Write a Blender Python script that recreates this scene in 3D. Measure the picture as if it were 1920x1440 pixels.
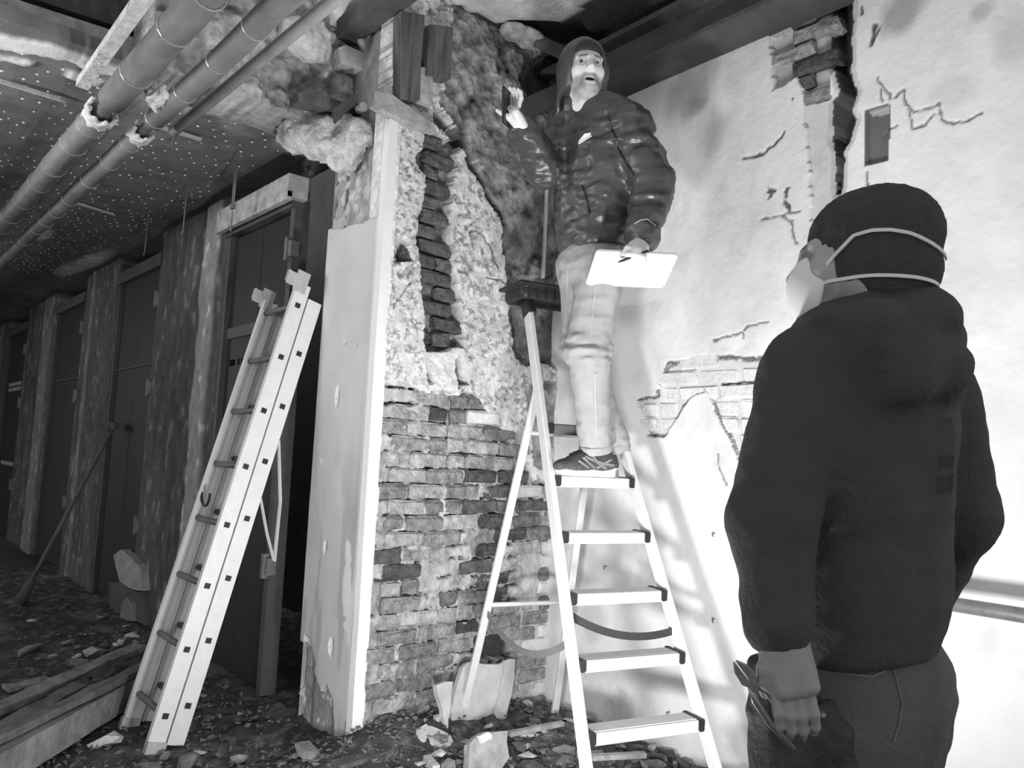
import bpy, bmesh, math, random
import numpy as np
from mathutils import Vector, Matrix
random.seed(7)
rng = np.random.RandomState(11)
scene = bpy.context.scene
col = scene.collection
for o in list(bpy.data.objects):
    bpy.data.objects.remove(o, do_unlink=True)

# ------------------------------------------------------------------ camera
F_PX, CAM_H = 1443.0, 1.35                       # focal length in pixels of a 1920 wide frame, eye height
YAW, PITCH, ROLL = math.radians(41.5), math.radians(5.35), math.radians(2.6)
FW = Vector((math.sin(YAW)*math.cos(PITCH), math.cos(YAW)*math.cos(PITCH), math.sin(PITCH)))
_r = Vector((math.cos(YAW), -math.sin(YAW), 0)); _u = _r.cross(FW)
RT = _r*math.cos(ROLL) + _u*math.sin(ROLL)
UP = -_r*math.sin(ROLL) + _u*math.cos(ROLL)
CAM = Vector((0, 0, CAM_H))
cd = bpy.data.cameras.new('camera'); cam = bpy.data.objects.new('camera', cd); col.objects.link(cam)
cd.sensor_width = 36.0; cd.lens = F_PX/1920*36; cd.clip_start = 0.05
m = Matrix((RT, UP, -FW)).transposed().to_4x4(); m.translation = CAM
cam.matrix_world = m
scene.camera = cam

# ------------------------------------------------------------------ light
w = bpy.data.worlds.new('world'); scene.world = w; w.use_nodes = True
w.node_tree.nodes['Background'].inputs[0].default_value = (1, 1, 1, 1)
w.node_tree.nodes['Background'].inputs[1].default_value = 0.68
def lamp(name, loc, target, power, size, spread=180):
    l = bpy.data.lights.new(name, 'AREA'); l.shape = 'DISK'; l.size = size; l.energy = power
    l.spread = math.radians(spread)
    o = bpy.data.objects.new(name, l); col.objects.link(o); o.location = loc
    o.rotation_euler = (Vector(target)-Vector(loc)).to_track_quat('-Z', 'Y').to_euler()
    return o
lamp("site_lamp", (1.05, 1.35, 0.42), (2.4, 2.8, 2.5), 38, 0.16)
lamp("site_lamp_low", (1.50, .95, 0.45), (3.04, 3.0, 4.1), 28, 0.2)
lamp("window_daylight", (-1.7, 4.1, 2.3), (0.6, 3.9, 3.2), 18, 0.7, 90)
lamp('far_daylight', (-0.9, 9.0, 2.2), (1.6, 7.5, 2.4), 10, 0.8)
vs = scene.view_settings
vs.view_transform = 'Standard'; vs.look = 'None'; vs.exposure = 0.0; vs.gamma = 1.0; vs.use_curve_mapping = False

# ------------------------------------------------------------------ measuring
def at(px, py, d):
    """point seen at a photo pixel, d metres along the view axis"""
    return CAM + (FW + RT*((px-960)/F_PX) + UP*((720-py)/F_PX))*d
def on(px, py, ax, val):
    v = FW + RT*((px-960)/F_PX) + UP*((720-py)/F_PX)
    return CAM + v*((val-CAM[ax])/v[ax])

# ------------------------------------------------------------------ tags
def tag(o, label=None, cat=None, group=None, kind=None):
    if label: o['label'] = label
    if cat: o['category'] = cat
    if group: o['group'] = group
    if kind: o['kind'] = kind
    return o
def empty(name, loc, label=None, cat=None, group=None, rz=0):
    o = bpy.data.objects.new(name, None); col.objects.link(o); o.empty_display_size = .1
    o.location = loc; o.rotation_euler = (0, 0, rz)
    bpy.context.view_layer.update()
    return tag(o, label, cat, group)
def link(name, me, mat=None, parent=None):
    """link mesh data given in world space under parent (whose transform is kept)"""
    o = bpy.data.objects.new(name, me); col.objects.link(o)
    if mat and not me.materials: me.materials.append(mat)
    if parent:
        o.parent = parent
        o.matrix_parent_inverse = Matrix.LocRotScale(parent.location, parent.rotation_euler, parent.scale).inverted() if parent.parent is None else (parent_world(parent)).inverted()
    return o
def parent_world(p):
    M_ = Matrix.LocRotScale(p.location, p.rotation_euler, p.scale)
    if p.parent: M_ = parent_world(p.parent) @ p.matrix_parent_inverse @ M_
    return M_

# ------------------------------------------------------------------ materials
MATS = {}
def M(name, base, var=0.0, scale=8.0, rough=0.8, bump=0.0, bscale=40.0, attr=False, metal=0.0, rand=0.0, detail=6, spec=0.35, stretch=(1,1,1)):
    if name in MATS: return MATS[name]
    m = bpy.data.materials.new(name); m.use_nodes = True
    nt = m.node_tree; N = nt.nodes; L = nt.links
    b = N['Principled BSDF']
    b.inputs['Roughness'].default_value = rough; b.inputs['Metallic'].default_value = metal
    b.inputs['Specular IOR Level'].default_value = spec
    geo = N.new('ShaderNodeNewGeometry')
    mp = N.new('ShaderNodeMapping'); mp.inputs['Scale'].default_value = stretch
    L.new(geo.outputs['Position'], mp.inputs['Vector'])
    val = N.new('ShaderNodeValue'); val.outputs[0].default_value = base
    cur = val.outputs[0]
    def mul(a, bsock):
        q = N.new('ShaderNodeMath'); q.operation = 'MULTIPLY'; L.new(a, q.inputs[0]); L.new(bsock, q.inputs[1]); return q.outputs[0]
    if var > 0:
        no = N.new('ShaderNodeTexNoise'); no.inputs['Scale'].default_value = scale; no.inputs['Detail'].default_value = detail
        no.inputs['Roughness'].default_value = .62
        L.new(mp.outputs[0], no.inputs['Vector'])
        mr = N.new('ShaderNodeMapRange'); mr.inputs[1].default_value = .28; mr.inputs[2].default_value = .72
        mr.inputs[3].default_value = 1-var; mr.inputs[4].default_value = 1+var
        L.new(no.outputs[0], mr.inputs[0]); cur = mul(cur, mr.outputs[0])
    if attr:
        a = N.new('ShaderNodeAttribute'); a.attribute_name = 'tone'; cur = mul(cur, a.outputs['Fac'])
    if rand > 0:
        oi = N.new('ShaderNodeObjectInfo'); mr = N.new('ShaderNodeMapRange')
        mr.inputs[3].default_value = 1-rand; mr.inputs[4].default_value = 1+rand
        L.new(oi.outputs['Random'], mr.inputs[0]); cur = mul(cur, mr.outputs[0])
    L.new(cur, b.inputs['Base Color'])
    if bump > 0:
        n2 = N.new('ShaderNodeTexNoise'); n2.inputs['Scale'].default_value = bscale; n2.inputs['Detail'].default_value = 5
        L.new(mp.outputs[0], n2.inputs['Vector'])
        bp = N.new('ShaderNodeBump'); bp.inputs['Strength'].default_value = bump; bp.inputs['Distance'].default_value = .02
        L.new(n2.outputs[0], bp.inputs['Height']); L.new(bp.outputs[0], b.inputs['Normal'])
    MATS[name] = m
    return m

# ------------------------------------------------------------------ numpy noise
def _h(ix, iy, iz, seed):
    n = (ix*374761393 + iy*668265263 + iz*2147483647 + seed*974634777) & 0x7fffffff
    n = ((n ^ (n >> 13))*1274126177) & 0x7fffffff
    return ((n ^ (n >> 16)) & 0xffff)/65535.0
def vnoise(x, y, z=None, seed=0):
    x = np.asarray(x, float); y = np.asarray(y, float)
    z = np.zeros_like(x) if z is None else np.asarray(z, float)
    ix, iy, iz = np.floor(x).astype(np.int64), np.floor(y).astype(np.int64), np.floor(z).astype(np.int64)
    fx, fy, fz = x-ix, y-iy, z-iz
    fx, fy, fz = fx*fx*(3-2*fx), fy*fy*(3-2*fy), fz*fz*(3-2*fz)
    r = 0
    for a in (0, 1):
        for b in (0, 1):
            for c in (0, 1):
                r = r + _h(ix+a, iy+b, iz+c, seed)*(fx if a else 1-fx)*(fy if b else 1-fy)*(fz if c else 1-fz)
    return r
def fbm(x, y, z=None, seed=0, octv=4, gain=.5):
    s = 0; a = 1; t = 0; f = 1
    for i in range(octv):
        s = s + a*vnoise(np.asarray(x)*f, np.asarray(y)*f, None if z is None else np.asarray(z)*f, seed+i*17); t += a; a *= gain; f *= 2.03
    return s/t          # 0..1
def sstep(e0, e1, x):
    t = np.clip((x-e0)/(e1-e0), 0, 1); return t*t*(3-2*t)

# ------------------------------------------------------------------ mesh helpers
def mesh_from(name, verts, faces, smooth=False):
    me = bpy.data.meshes.new(name)
    me.from_pydata([tuple(v) for v in verts], [], [tuple(f) for f in faces]); me.update()
    if smooth: me.polygons.foreach_set('use_smooth', [True]*len(me.polygons))
    return me
def np_mesh(name, V, Q, smooth=True):
    me = bpy.data.meshes.new(name)
    V = np.asarray(V, np.float32); Q = np.asarray(Q, np.int32)
    me.vertices.add(len(V)); me.vertices.foreach_set('co', V.ravel())
    k = Q.shape[1]
    me.loops.add(Q.size); me.loops.foreach_set('vertex_index', Q.ravel())
    me.polygons.add(len(Q)); me.polygons.foreach_set('loop_start', np.arange(0, Q.size, k, dtype=np.int32))
    me.polygons.foreach_set('loop_total', np.full(len(Q), k, np.int32))
    me.polygons.foreach_set('use_smooth', np.full(len(Q), smooth))
    me.update(calc_edges=True); me.validate()
    return me
class MB:
    """collects boxes, bars, tubes, prisms in world space"""
    def __init__(s): s.v = []; s.f = []
    def add(s, verts, faces):
        n = len(s.v); s.v += [Vector(v) for v in verts]; s.f += [tuple(i+n for i in f) for f in faces]; return s
    def box(s, c, size, R=None):
        hx, hy, hz = [q/2 for q in size]; R = R or Matrix.Identity(3); c = Vector(c)
        vs_ = [c + R @ Vector((x, y, z)) for x in (-hx, hx) for y in (-hy, hy) for z in (-hz, hz)]
        return s.add(vs_, [(0,1,3,2), (4,6,7,5), (0,4,5,1), (2,3,7,6), (0,2,6,4), (1,5,7,3)])
    def bar(s, a, b, w, h, up=(0,0,1), bevel=0.0):
        """rectangular bar from a to b, w across, h along up"""
        a, b = Vector(a), Vector(b); d = (b-a).normalized(); side = d.cross(Vector(up)).normalized(); u = side.cross(d).normalized()
        if bevel > 0:
            pr = [(-w/2+bevel,-h/2), (w/2-bevel,-h/2), (w/2,-h/2+bevel), (w/2,h/2-bevel), (w/2-bevel,h/2), (-w/2+bevel,h/2), (-w/2,h/2-bevel), (-w/2,-h/2+bevel)]
        else:
            pr = [(-w/2,-h/2), (w/2,-h/2), (w/2,h/2), (-w/2,h/2)]
        n = len(pr)
        vs_ = [p + side*x + u*y for p in (a, b) for x, y in pr]
        fs = [(i, (i+1) % n, n+(i+1) % n, n+i) for i in range(n)] + [tuple(range(n))[::-1], tuple(range(n, 2*n))]
        return s.add(vs_, fs)
    def tube(s, pts, r, seg=10, cap=True):
        pts = [Vector(p) for p in pts]; n = len(pts)
        rs = r if isinstance(r, (list, tuple)) else [r]*n
        t0 = (pts[1]-pts[0]).normalized(); ref = Vector((0,0,1)) if abs(t0.z) < .9 else Vector((1,0,0))
        nx = t0.cross(ref).normalized(); vs_ = []; fs = []
        for i, p in enumerate(pts):
            t = (pts[min(i+1, n-1)]-pts[max(i-1, 0)]).normalized()
            nx = (nx - t*nx.dot(t)).normalized(); ny = t.cross(nx)
            for k in range(seg):
                a = 2*math.pi*k/seg; vs_.append(p + (nx*math.cos(a)+ny*math.sin(a))*rs[i])
        for i in range(n-1):
            for k in range(seg):
                fs.append((i*seg+k, i*seg+(k+1) % seg, (i+1)*seg+(k+1) % seg, (i+1)*seg+k))
        if cap: fs += [tuple(range(seg))[::-1], tuple(range((n-1)*seg, n*seg))]
        return s.add(vs_, fs)
    def ribbon(s, pts, side, w, th=.002):
        pts = [Vector(p) for p in pts]; n = len(pts); vs_ = []; fs = []
        for i, p in enumerate(pts):
            t = (pts[min(i+1, n-1)]-pts[max(i-1, 0)]).normalized()
            sd = Vector(side(i) if callable(side) else side); sd = (sd - t*sd.dot(t)).normalized(); nn = t.cross(sd)
            vs_ += [p+sd*w/2+nn*th/2, p-sd*w/2+nn*th/2, p-sd*w/2-nn*th/2, p+sd*w/2-nn*th/2]
        for i in range(n-1):
            for k in range(4): fs.append((i*4+k, i*4+(k+1) % 4, i*4+4+(k+1) % 4, i*4+4+k))
        fs += [(3,2,1,0), tuple(range(4*n-4, 4*n))]
        return s.add(vs_, fs)
    def prism(s, poly, ax_u, ax_v, ax_n, th, o=(0,0,0)):
        """outline poly (2d) in the plane ax_u, ax_v extruded th along ax_n"""
        o, U, V_, N_ = Vector(o), Vector(ax_u), Vector(ax_v), Vector(ax_n); n = len(poly)
        vs_ = [o+U*x+V_*y for x, y in poly] + [o+U*x+V_*y+N_*th for x, y in poly]
        return s.add(vs_, [tuple(range(n))[::-1], tuple(range(n, 2*n))] + [(i, (i+1) % n, n+(i+1) % n, n+i) for i in range(n)])
    def mesh(s, name, smooth=False, bevel=0.0):
        me = mesh_from(name, s.v, s.f, smooth)
        bm = bmesh.new(); bm.from_mesh(me); bmesh.ops.recalc_face_normals(bm, faces=bm.faces)
        if bevel > 0: bmesh.ops.bevel(bm, geom=bm.edges[:], offset=bevel, segments=2, affect='EDGES', profile=.6)
        bm.to_mesh(me); bm.free()
        if smooth: me.polygons.foreach_set('use_smooth', [True]*len(me.polygons))
        return me
    def build(s, name, mat, parent=None, smooth=False, bevel=0.0):
        me = s.mesh(name, smooth, bevel)
        if parent is None:
            c = sum((Vector(v.co) for v in me.vertices), Vector())/max(1, len(me.vertices)); zmin = min(v.co.z for v in me.vertices); c.z = zmin
            me.transform(Matrix.Translation(-c)); o = link(name, me, mat); o.location = c; return o
        return link(name, me, mat, parent)

# ------------------------------------------------------------------ painted height fields (plaster, rubble floor)
class Field:
    """grid on a plane: o + u*U + v*V, displaced h along N, with a colour value per point"""
    def __init__(s, o, U, V_, N_, su, sv, res):
        s.o, s.U, s.V, s.N = [np.array(q, float) for q in (o, U, V_, N_)]
        s.nu, s.nv = int(su/res)+1, int(sv/res)+1
        s.u, s.v = np.meshgrid(np.linspace(0, su, s.nu), np.linspace(0, sv, s.nv), indexing='ij')
        s.h = np.zeros_like(s.u); s.t = np.ones_like(s.u); s.su, s.sv = su, sv
        s.warp(.02, 9, 1)
    def warp(s, amp, freq, seed, octv=3):
        s.wu = s.u + amp*2*(fbm(s.u*freq, s.v*freq, seed=seed, octv=octv)-.5)
        s.wv = s.v + amp*2*(fbm(s.u*freq+31, s.v*freq+7, seed=seed+3, octv=octv)-.5)
    def uv(s, P):
        d = np.array(P, float)-s.o; return (d@s.U, d@s.V)
    def px(s, pts):
        """photo pixels -> plane coordinates of this wall"""
        v = [np.array(FW + RT*((x-960)/F_PX) + UP*((720-y)/F_PX)) for x, y in pts]
        c = np.array(CAM); return [s.uv(c+q*(((s.o-c)@s.N)/(q@s.N))) for q in v]
    def inside(s, poly, soft=0):
        x, y = s.wu, s.wv; r = np.zeros(x.shape, bool); n = len(poly)
        for i in range(n):
            (x0, y0), (x1, y1) = poly[i], poly[(i+1) % n]
            if y0 == y1: continue
            r ^= ((y0 > y) != (y1 > y)) & (x < (x1-x0)*(y-y0)/(y1-y0)+x0)
        return r
    def edge(s, poly, closed=True):
        d = np.full(s.u.shape, 1e9); n = len(poly)
        for i in range(n if closed else n-1):
            (x0, y0), (x1, y1) = poly[i], poly[(i+1) % n]; dx, dy = x1-x0, y1-y0
            t = np.clip(((s.wu-x0)*dx+(s.wv-y0)*dy)/(dx*dx+dy*dy+1e-12), 0, 1)
            d = np.minimum(d, np.hypot(s.wu-x0-t*dx, s.wv-y0-t*dy))
        return d
    def line(s, pts, wid, depth, tone):
        d = s.edge(pts, False); k = np.clip(1-d/wid, 0, 1); k = np.minimum(1, k*1.6)
        s.h -= depth*k; s.t = s.t*(1-k)+tone*k
    def build(s, name, mat, parent=None, smooth=True, skirt=.05):
        P = s.o + s.u[..., None]*s.U + s.v[..., None]*s.V + s.h[..., None]*s.N
        V_ = P.reshape(-1, 3); idx = np.arange(s.nu*s.nv).reshape(s.nu, s.nv)
        Q = np.stack([idx[:-1,:-1], idx[1:,:-1], idx[1:,1:], idx[:-1,1:]], -1).reshape(-1, 4)
        ring = np.concatenate([idx[:,0], idx[-1,1:], idx[-2::-1,-1], idx[0,-2:0:-1]]); nr = len(ring)
        base = s.o + s.u.reshape(-1, 1)[ring]*s.U + s.v.reshape(-1, 1)[ring]*s.V - s.N*skirt
        n0 = len(V_); k = np.arange(nr); k2 = (k+1) % nr
        S = np.stack([ring[k], n0+k, n0+k2, ring[k2]], -1)
        V_ = np.concatenate([V_, base])
        if np.dot(np.cross(s.U, s.V), s.N) < 0: Q = Q[:, ::-1]; S = S[:, ::-1]
        me = np_mesh(name, V_, np.concatenate([Q, S]), smooth)
        a = me.attributes.new('tone', 'FLOAT', 'POINT')
        a.data.foreach_set('value', np.concatenate([s.t.ravel(), s.t.ravel()[ring]]).astype(np.float32))
        return link(name, me, mat, parent)

# ------------------------------------------------------------------ implicit surfaces (bodies, cloth, lumps)
def surface(f, lo, hi, res, name='surface', smooth=True):
    lo, hi = np.array(lo, float), np.array(hi, float)
    n = np.maximum(2, np.ceil((hi-lo)/res).astype(int)+1)
    ax = [lo[i]+res*np.arange(n[i]) for i in range(3)]
    X, Y, Z = np.meshgrid(*ax, indexing='ij')
    P = np.stack([X, Y, Z], -1).astype(np.float32)
    D = f(P.reshape(-1, 3)).reshape(n).astype(np.float32)
    D[0,:,:] = D[-1,:,:] = 1; D[:,0,:] = D[:,-1,:] = 1; D[:,:,0] = D[:,:,-1] = 1
    S = D < 0
    c = n-1
    acc = np.zeros((*c, 3), np.float32); cnt = np.zeros(c, np.float32)
    offs = [(a, b, d) for a in (0,1) for b in (0,1) for d in (0,1)]
    def sub(A, o): return A[o[0]:o[0]+c[0], o[1]:o[1]+c[1], o[2]:o[2]+c[2]]
    for i in offs:
        for axn in range(3):
            if i[axn]: continue
            j = list(i); j[axn] = 1
            a, b = sub(D, i), sub(D, j); cr = sub(S, i) != sub(S, j)
            t = np.where(cr, a/np.where(cr, a-b, 1), 0)
            for q in range(3):
                acc[..., q] += np.where(cr, (i[q] + (t if q == axn else 0)), 0)
            cnt += cr
    act = cnt > 0; vid = np.full(c, -1, np.int64); vid[act] = np.arange(act.sum())
    ijk = np.argwhere(act); V_ = lo + res*(ijk + acc[act]/cnt[act][:, None])
    Q = []
    for axn in range(3):
        o1, o2 = (axn+1) % 3, (axn+2) % 3
        sl0 = [slice(1, c[k]) for k in range(3)]; sl0[axn] = slice(0, c[axn])
        sa = [slice(1, c[k]) for k in range(3)]; sa[axn] = slice(0, c[axn])
        sb = list(sa); sb[axn] = slice(1, c[axn]+1)
        A, B = S[tuple(sa)], S[tuple(sb)]; cr = A != B
        e = np.argwhere(cr); base = e.copy()
        for k in range(3):
            if k != axn: base[:, k] += 1
        def vv(d1, d2):
            q = base.copy(); q[:, o1] -= d1; q[:, o2] -= d2; return vid[q[:,0], q[:,1], q[:,2]]
        quad = np.stack([vv(0,0), vv(1,0), vv(1,1), vv(0,1)], -1)
        fl = ~A[cr]; quad[fl] = quad[fl][:, ::-1]
        Q.append(quad)
    Q = np.concatenate(Q); Q = Q[(Q >= 0).all(1)]
    return np_mesh(name, V_, Q, smooth)
def cone(p, a, b, ra, rb):
    a, b = np.array(a, np.float32), np.array(b, np.float32); ba = b-a
    t = np.clip(((p-a)@ba)/(ba@ba+1e-9), 0, 1)
    return np.linalg.norm(p-a-t[:, None]*ba, axis=1) - (ra+(rb-ra)*t)
def ell(p, c, r, R=None):
    q = p-np.array(c, np.float32)
    if R is not None: q = q@np.array(R, np.float32)          # columns of R = local axes
    r = np.array(r, np.float32)
    k0 = np.linalg.norm(q/r, axis=1); k1 = np.linalg.norm(q/(r*r), axis=1)
    return k0*(k0-1)/np.maximum(k1, 1e-6)
def rbox(p, c, half, rad, R=None):
    q = p-np.array(c, np.float32)
    if R is not None: q = q@np.array(R, np.float32)
    d = np.abs(q)-(np.array(half, np.float32)-rad)
    return np.linalg.norm(np.maximum(d, 0), axis=1)+np.minimum(d.max(1), 0)-rad
def smin(a, b, k):
    h = np.maximum(k-np.abs(a-b), 0)/k; return np.minimum(a, b)-h*h*k*.25
def smax(a, b, k): return -smin(-a, -b, k)
def chain(p, pts, rs, k=.03, d=None):
    for i in range(len(pts)-1):
        c = cone(p, pts[i], pts[i+1], rs[i], rs[i+1]); d = c if d is None else smin(d, c, k)
    return d
def axes(x=None, y=None, z=None):
    """3x3 with columns local x,y,z; give two, third follows"""
    n = lambda v: np.array(Vector(v).normalized())
    if x is not None and z is not None:
        z = n(z); x = n(x); x = x-z*(x@z); x /= np.linalg.norm(x); y = np.cross(z, x)
    elif y is not None and z is not None:
        z = n(z); y = n(y); y = y-z*(y@z); y /= np.linalg.norm(y); x = np.cross(y, z)
    return np.stack([x, y, z], 1)
# ================================================================== SETTING
WX, BY, PX = 3.04, 3.06, 1.85          # right wall plane x, brick wall plane y, pillar / partition plane x
CEIL, LOW = 3.58, 3.05
m_white = M('white_plaster', .86, .06, 3, .85, .12, 60, attr=True)
m_rough = M('rough_plaster', .76, .35, 22, .95, .45, 60, attr=True, detail=10)
m_paint = M('grey_wall_paint', .80, .06, 6, .6, .05, 30, attr=True)
m_old = M('old_dark_plaster', .80, .25, 14, .85, .35, 50, attr=True, detail=8)
m_floor = M('dusty_ground', .80, .35, 20, .95, .6, 90, attr=True, detail=8)
m_sheet = M('perforated_ceiling_sheet', .80, .12, 5, .7, .15, 60, attr=True)
m_nub = M('plaster_nub', .85, .2, 40, .9)
m_timber = M('old_timber', .13, .45, 12, .85, .35, 60, stretch=(1, 1, 1))
m_up = M('upright_timber', .12, .6, 45, .85, .4, 60, stretch=(1, 1, .07))
m_timber_l = M('pale_timber', .42, .4, 14, .85, .35, 60)
m_soot = M('sooty_timber', .085, .3, 8, .9, .2, 40)
m_steel = M('dull_steel', .24, .3, 12, .5, .1, 60, metal=.4)
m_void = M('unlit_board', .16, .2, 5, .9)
BR = [M('brick_dark', .12, .6, 26, .95, .9, 60, rand=.3, detail=10), M('brick_mid', .26, .6, 24, .95, .9, 60, rand=.25, detail=10),
      M('brick_pale', .42, .5, 22, .95, .9, 60, rand=.2, detail=10), M('brick_limed', .80, .15, 14, .95, .5, 60, rand=.08, detail=8)]

# ---- rough brick meshes shared by all bricks: bevelled boxes with knocked corners (44 triangles)
def rough_brick(l, h, d, seed, jit):
    r = random.Random(seed); bm = bmesh.new()
    bmesh.ops.create_cube(bm, size=1)
    for v in bm.verts: v.co = Vector((v.co.x*l, v.co.y*d, v.co.z*h))
    bmesh.ops.bevel(bm, geom=bm.edges[:], offset=min(l, h)*.16, segments=1, affect='EDGES')
    for v in bm.verts: v.co += Vector((r.uniform(-jit, jit), r.uniform(-jit, jit)*.9, r.uniform(-jit, jit)))
    me = bpy.data.meshes.new('brick'); bm.to_mesh(me); bm.free(); return me
BRICKM = {}
def brick_mesh(kind, mi, k):
    key = (kind, mi, k)
    if key not in BRICKM:
        l = {'s': .212, 'h': .103, 'w': .16}[kind]
        me = rough_brick(l, .064, .09, k*7+mi+len(kind), .007); me.materials.append(BR[mi]); BRICKM[key] = me
    return BRICKM[key]
def lay_brick(parent, kind, mi, P, rz, jitter=1.0, name='brick'):
    o = bpy.data.objects.new(name, brick_mesh(kind, mi, random.randrange(4))); col.objects.link(o)
    o.location = P; o.rotation_euler = (random.uniform(-.03, .03)*jitter, random.uniform(-.025, .025)*jitter, rz+random.uniform(-.04, .04)*jitter)
    o.parent = parent
    return o

# ---- floor
def floor_z(x, y):
    x = np.asarray(x, float); y = np.asarray(y, float)
    z = .05*(fbm(x*2.2, y*2.2, seed=5)-.5) + .03*(fbm(x*9, y*9, seed=9)-.5)
    z = z + .13*np.exp(-((x-2.1)/.55)**2-((y-2.95)/.22)**2)*1.0 + .06*np.exp(-((x-2.8)/.25)**2-((y-2.7)/.35)**2)
    return z + .02
def fz(x, y): return float(floor_z(np.array([x]), np.array([y]))[0])
fl = Field((-.4, .6, 0), (1,0,0), (0,1,0), (0,0,1), 3.5, 8.4, .022)
X, Y = fl.u-.4, fl.v+.6
fl.h = floor_z(X, Y) + .02*(fbm(X*25, Y*25, seed=3, octv=2)-.5)
fl.t = .10 + .10*sstep(.45, .7, fbm(X*5, Y*5, seed=21)) + .16*sstep(.62, .72, fbm(X*22, Y*22, seed=4, octv=2))
fl.t *= .8+.5*sstep(2.2, 2.9, X)
floor = fl.build('floor', m_floor); tag(floor, 'dusty rubble strewn ground of the stripped room', kind='structure')
g = MB(); g.box((0, 6, -.16), (9, 22, .08)); sub = g.build('ground_slab', M('ground_dark', .08, .3, 6, .95), floor)

# ---- right wall
R_ = Field((WX, -.35, 0), (0,1,0), (0,0,1), (-1,0,0), 3.5, 3.66, .0068)
R_.warp(.012, 14, 5)
N1 = fbm(R_.u*3, R_.v*2.2, seed=8); N2 = fbm(R_.u*11, R_.v*9, seed=12); N3 = fbm(R_.u*45, R_.v*38, seed=2, octv=2)
R_.h = .012*(N1-.5) + .006*(N2-.5) + .0025*(N3-.5)
R_.t = 1 - .10*sstep(.55, .75, N1) - .08*sstep(.55, .8, N2)
up_ = sstep(2.1, 3.0, R_.v)*sstep(1.9, 2.4, R_.u)
R_.t -= .14*up_*fbm(R_.u*30, R_.v*1.5, seed=33)                              # faint runs under the beam
def blotch(Fd, c, r, tone, k=1.0, seed=0):  # soft-edged patch of tone, for stains and other marks
    (u0, v0), = Fd.px([c]); d = np.hypot((Fd.u-u0)/r[0], (Fd.v-v0)/r[1]) + .9*(fbm(Fd.u*9, Fd.v*9, seed=seed)-.5)
    a = k*(1-sstep(.35, 1.15, d)); Fd.t = Fd.t*(1-a)+tone*a
blotch(R_, (1285, 175), (.16, .17), .40, .7, 3); blotch(R_, (1300, 200), (.07, .07), .28, .6, 9)  # soft darker blotch high on the wall
blotch(R_, (1690, 25), (.11, .10), .38, .75, 5); blotch(R_, (1840, 25), (.05, .05), .5, .6, 6)
blotch(R_, (1250, 320), (.1, .3), .8, .6, 11); blotch(R_, (1130, 1330), (.28, .10), .35, .8, 14)
blotch(R_, (1410, 1400), (.16, .12), .42, .7, 17); blotch(R_, (1165, 1340), (.12, .12), .25, .7, 24)
blotch(R_, (1225, 1060), (.10, .2), .62, .6, 31); blotch(R_, (1110, 1160), (.12, .14), .55, .5, 36)
blotch(R_, (1900, 80), (.08, .12), .72, .7, 37); blotch(R_, (1790, 170), (.1, .07), .78, .7, 38)
pier = R_.px([(1503,165), (1512,192), (1556,178), (1560,265), (1567,360), (1567,520), (1527,520), (1520,400), (1512,270)])
k = R_.inside(pier); R_.t[k] *= .62+.3*N2[k]; R_.h[k] -= .022
top_br = R_.px([(1340,48), (1345,86), (1368,88), (1402,66), (1442,52), (1443,100), (1449,168), (1470,158), (1490,140), (1503,165), (1514,195), (1552,180), (1556,120), (1558,-20), (1380,-20)])
k = R_.inside(top_br); R_.h[k] -= .045; R_.t[k] = .42+.35*N2[k]
mid_br = R_.px([(1195,750), (1228,738), (1248,690), (1272,680), (1330,668), (1400,672), (1465,666), (1490,900), (1405,905), (1380,850), (1345,770), (1322,728), (1292,745), (1262,787), (1248,815), (1222,815)])
k = R_.inside(mid_br); R_.h[k] -= .02; R_.t[k] = .80+.2*(N2[k]-.5)
e = R_.edge(mid_br); kk = (e < .006) & (N2 > .5); R_.t[kk] = .3
void = R_.px([(1558,-20), (1553,60), (1552,115), (1566,130), (1576,172), (1569,182), (1562,190), (1563,245), (1556,258), (1566,282), (1568,360), (1575,362), (1578,330), (1574,288), (1588,262), (1594,240), (1600,222), (1590,205), (1600,175), (1588,130), (1591,110), (1595,-20)])
k = R_.inside(void); R_.h[k] -= .13; R_.t[k] = .07
ev = R_.edge(void); k2 = (ev < .03) & ~k; R_.t[k2] *= .8; R_.h[k2] -= .015*(1-ev[k2]/.03); R_.t[(ev < .009)] = .10  # shade of the open crack painted dark inside and along its rim
rec = R_.px([(1625,209), (1665,198), (1663,300), (1623,307)])
wu, wv = R_.wu, R_.wv; R_.wu, R_.wv = R_.u+.1*(wu-R_.u), R_.v+.1*(wv-R_.v)
k = R_.inside(rec); R_.h[k] -= .022; R_.t[k] = .13+.08*N2[k]; R_.t[(R_.edge(rec) < .008)] = .16
rtop = R_.px([(1628,209), (1665,198), (1665,209), (1630,217)]); k = R_.inside(rtop); R_.t[k] = .5
R_.wu, R_.wv = wu, wv
R_.warp(.012, 30, 8)
def cracks(Fd, L_, w_=.006, d_=.008, t_=.2):
    for pts in L_: Fd.line(Fd.px(pts), w_, d_, t_)
cracks(R_, [[(1645,143), (1652,160), (1665,168), (1670,185)], [(1697,164), (1699,195), (1712,209), (1738,203), (1760,192), (1764,222), (1785,230), (1812,224), (1842,208)],
            [(1677,180), (1697,164)], [(1701,205), (1710,238), (1735,232), (1748,214)], [(1335,640), (1365,630), (1392,622), (1400,612), (1440,603)], [(1394,622), (1396,634)],
            [(1422,413), (1450,405), (1480,400), (1500,396)], [(1468,405), (1484,416)], [(1481,418), (1486,440), (1494,455)], [(1345,852), (1350,880), (1362,912)], [(1375,940), (1385,975), (1392,1000)],
            [(1655,250), (1680,235)], [(1650,165), (1655,190)], [(1626,320), (1627,345)], [(1340,770), (1355,800)]])
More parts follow.
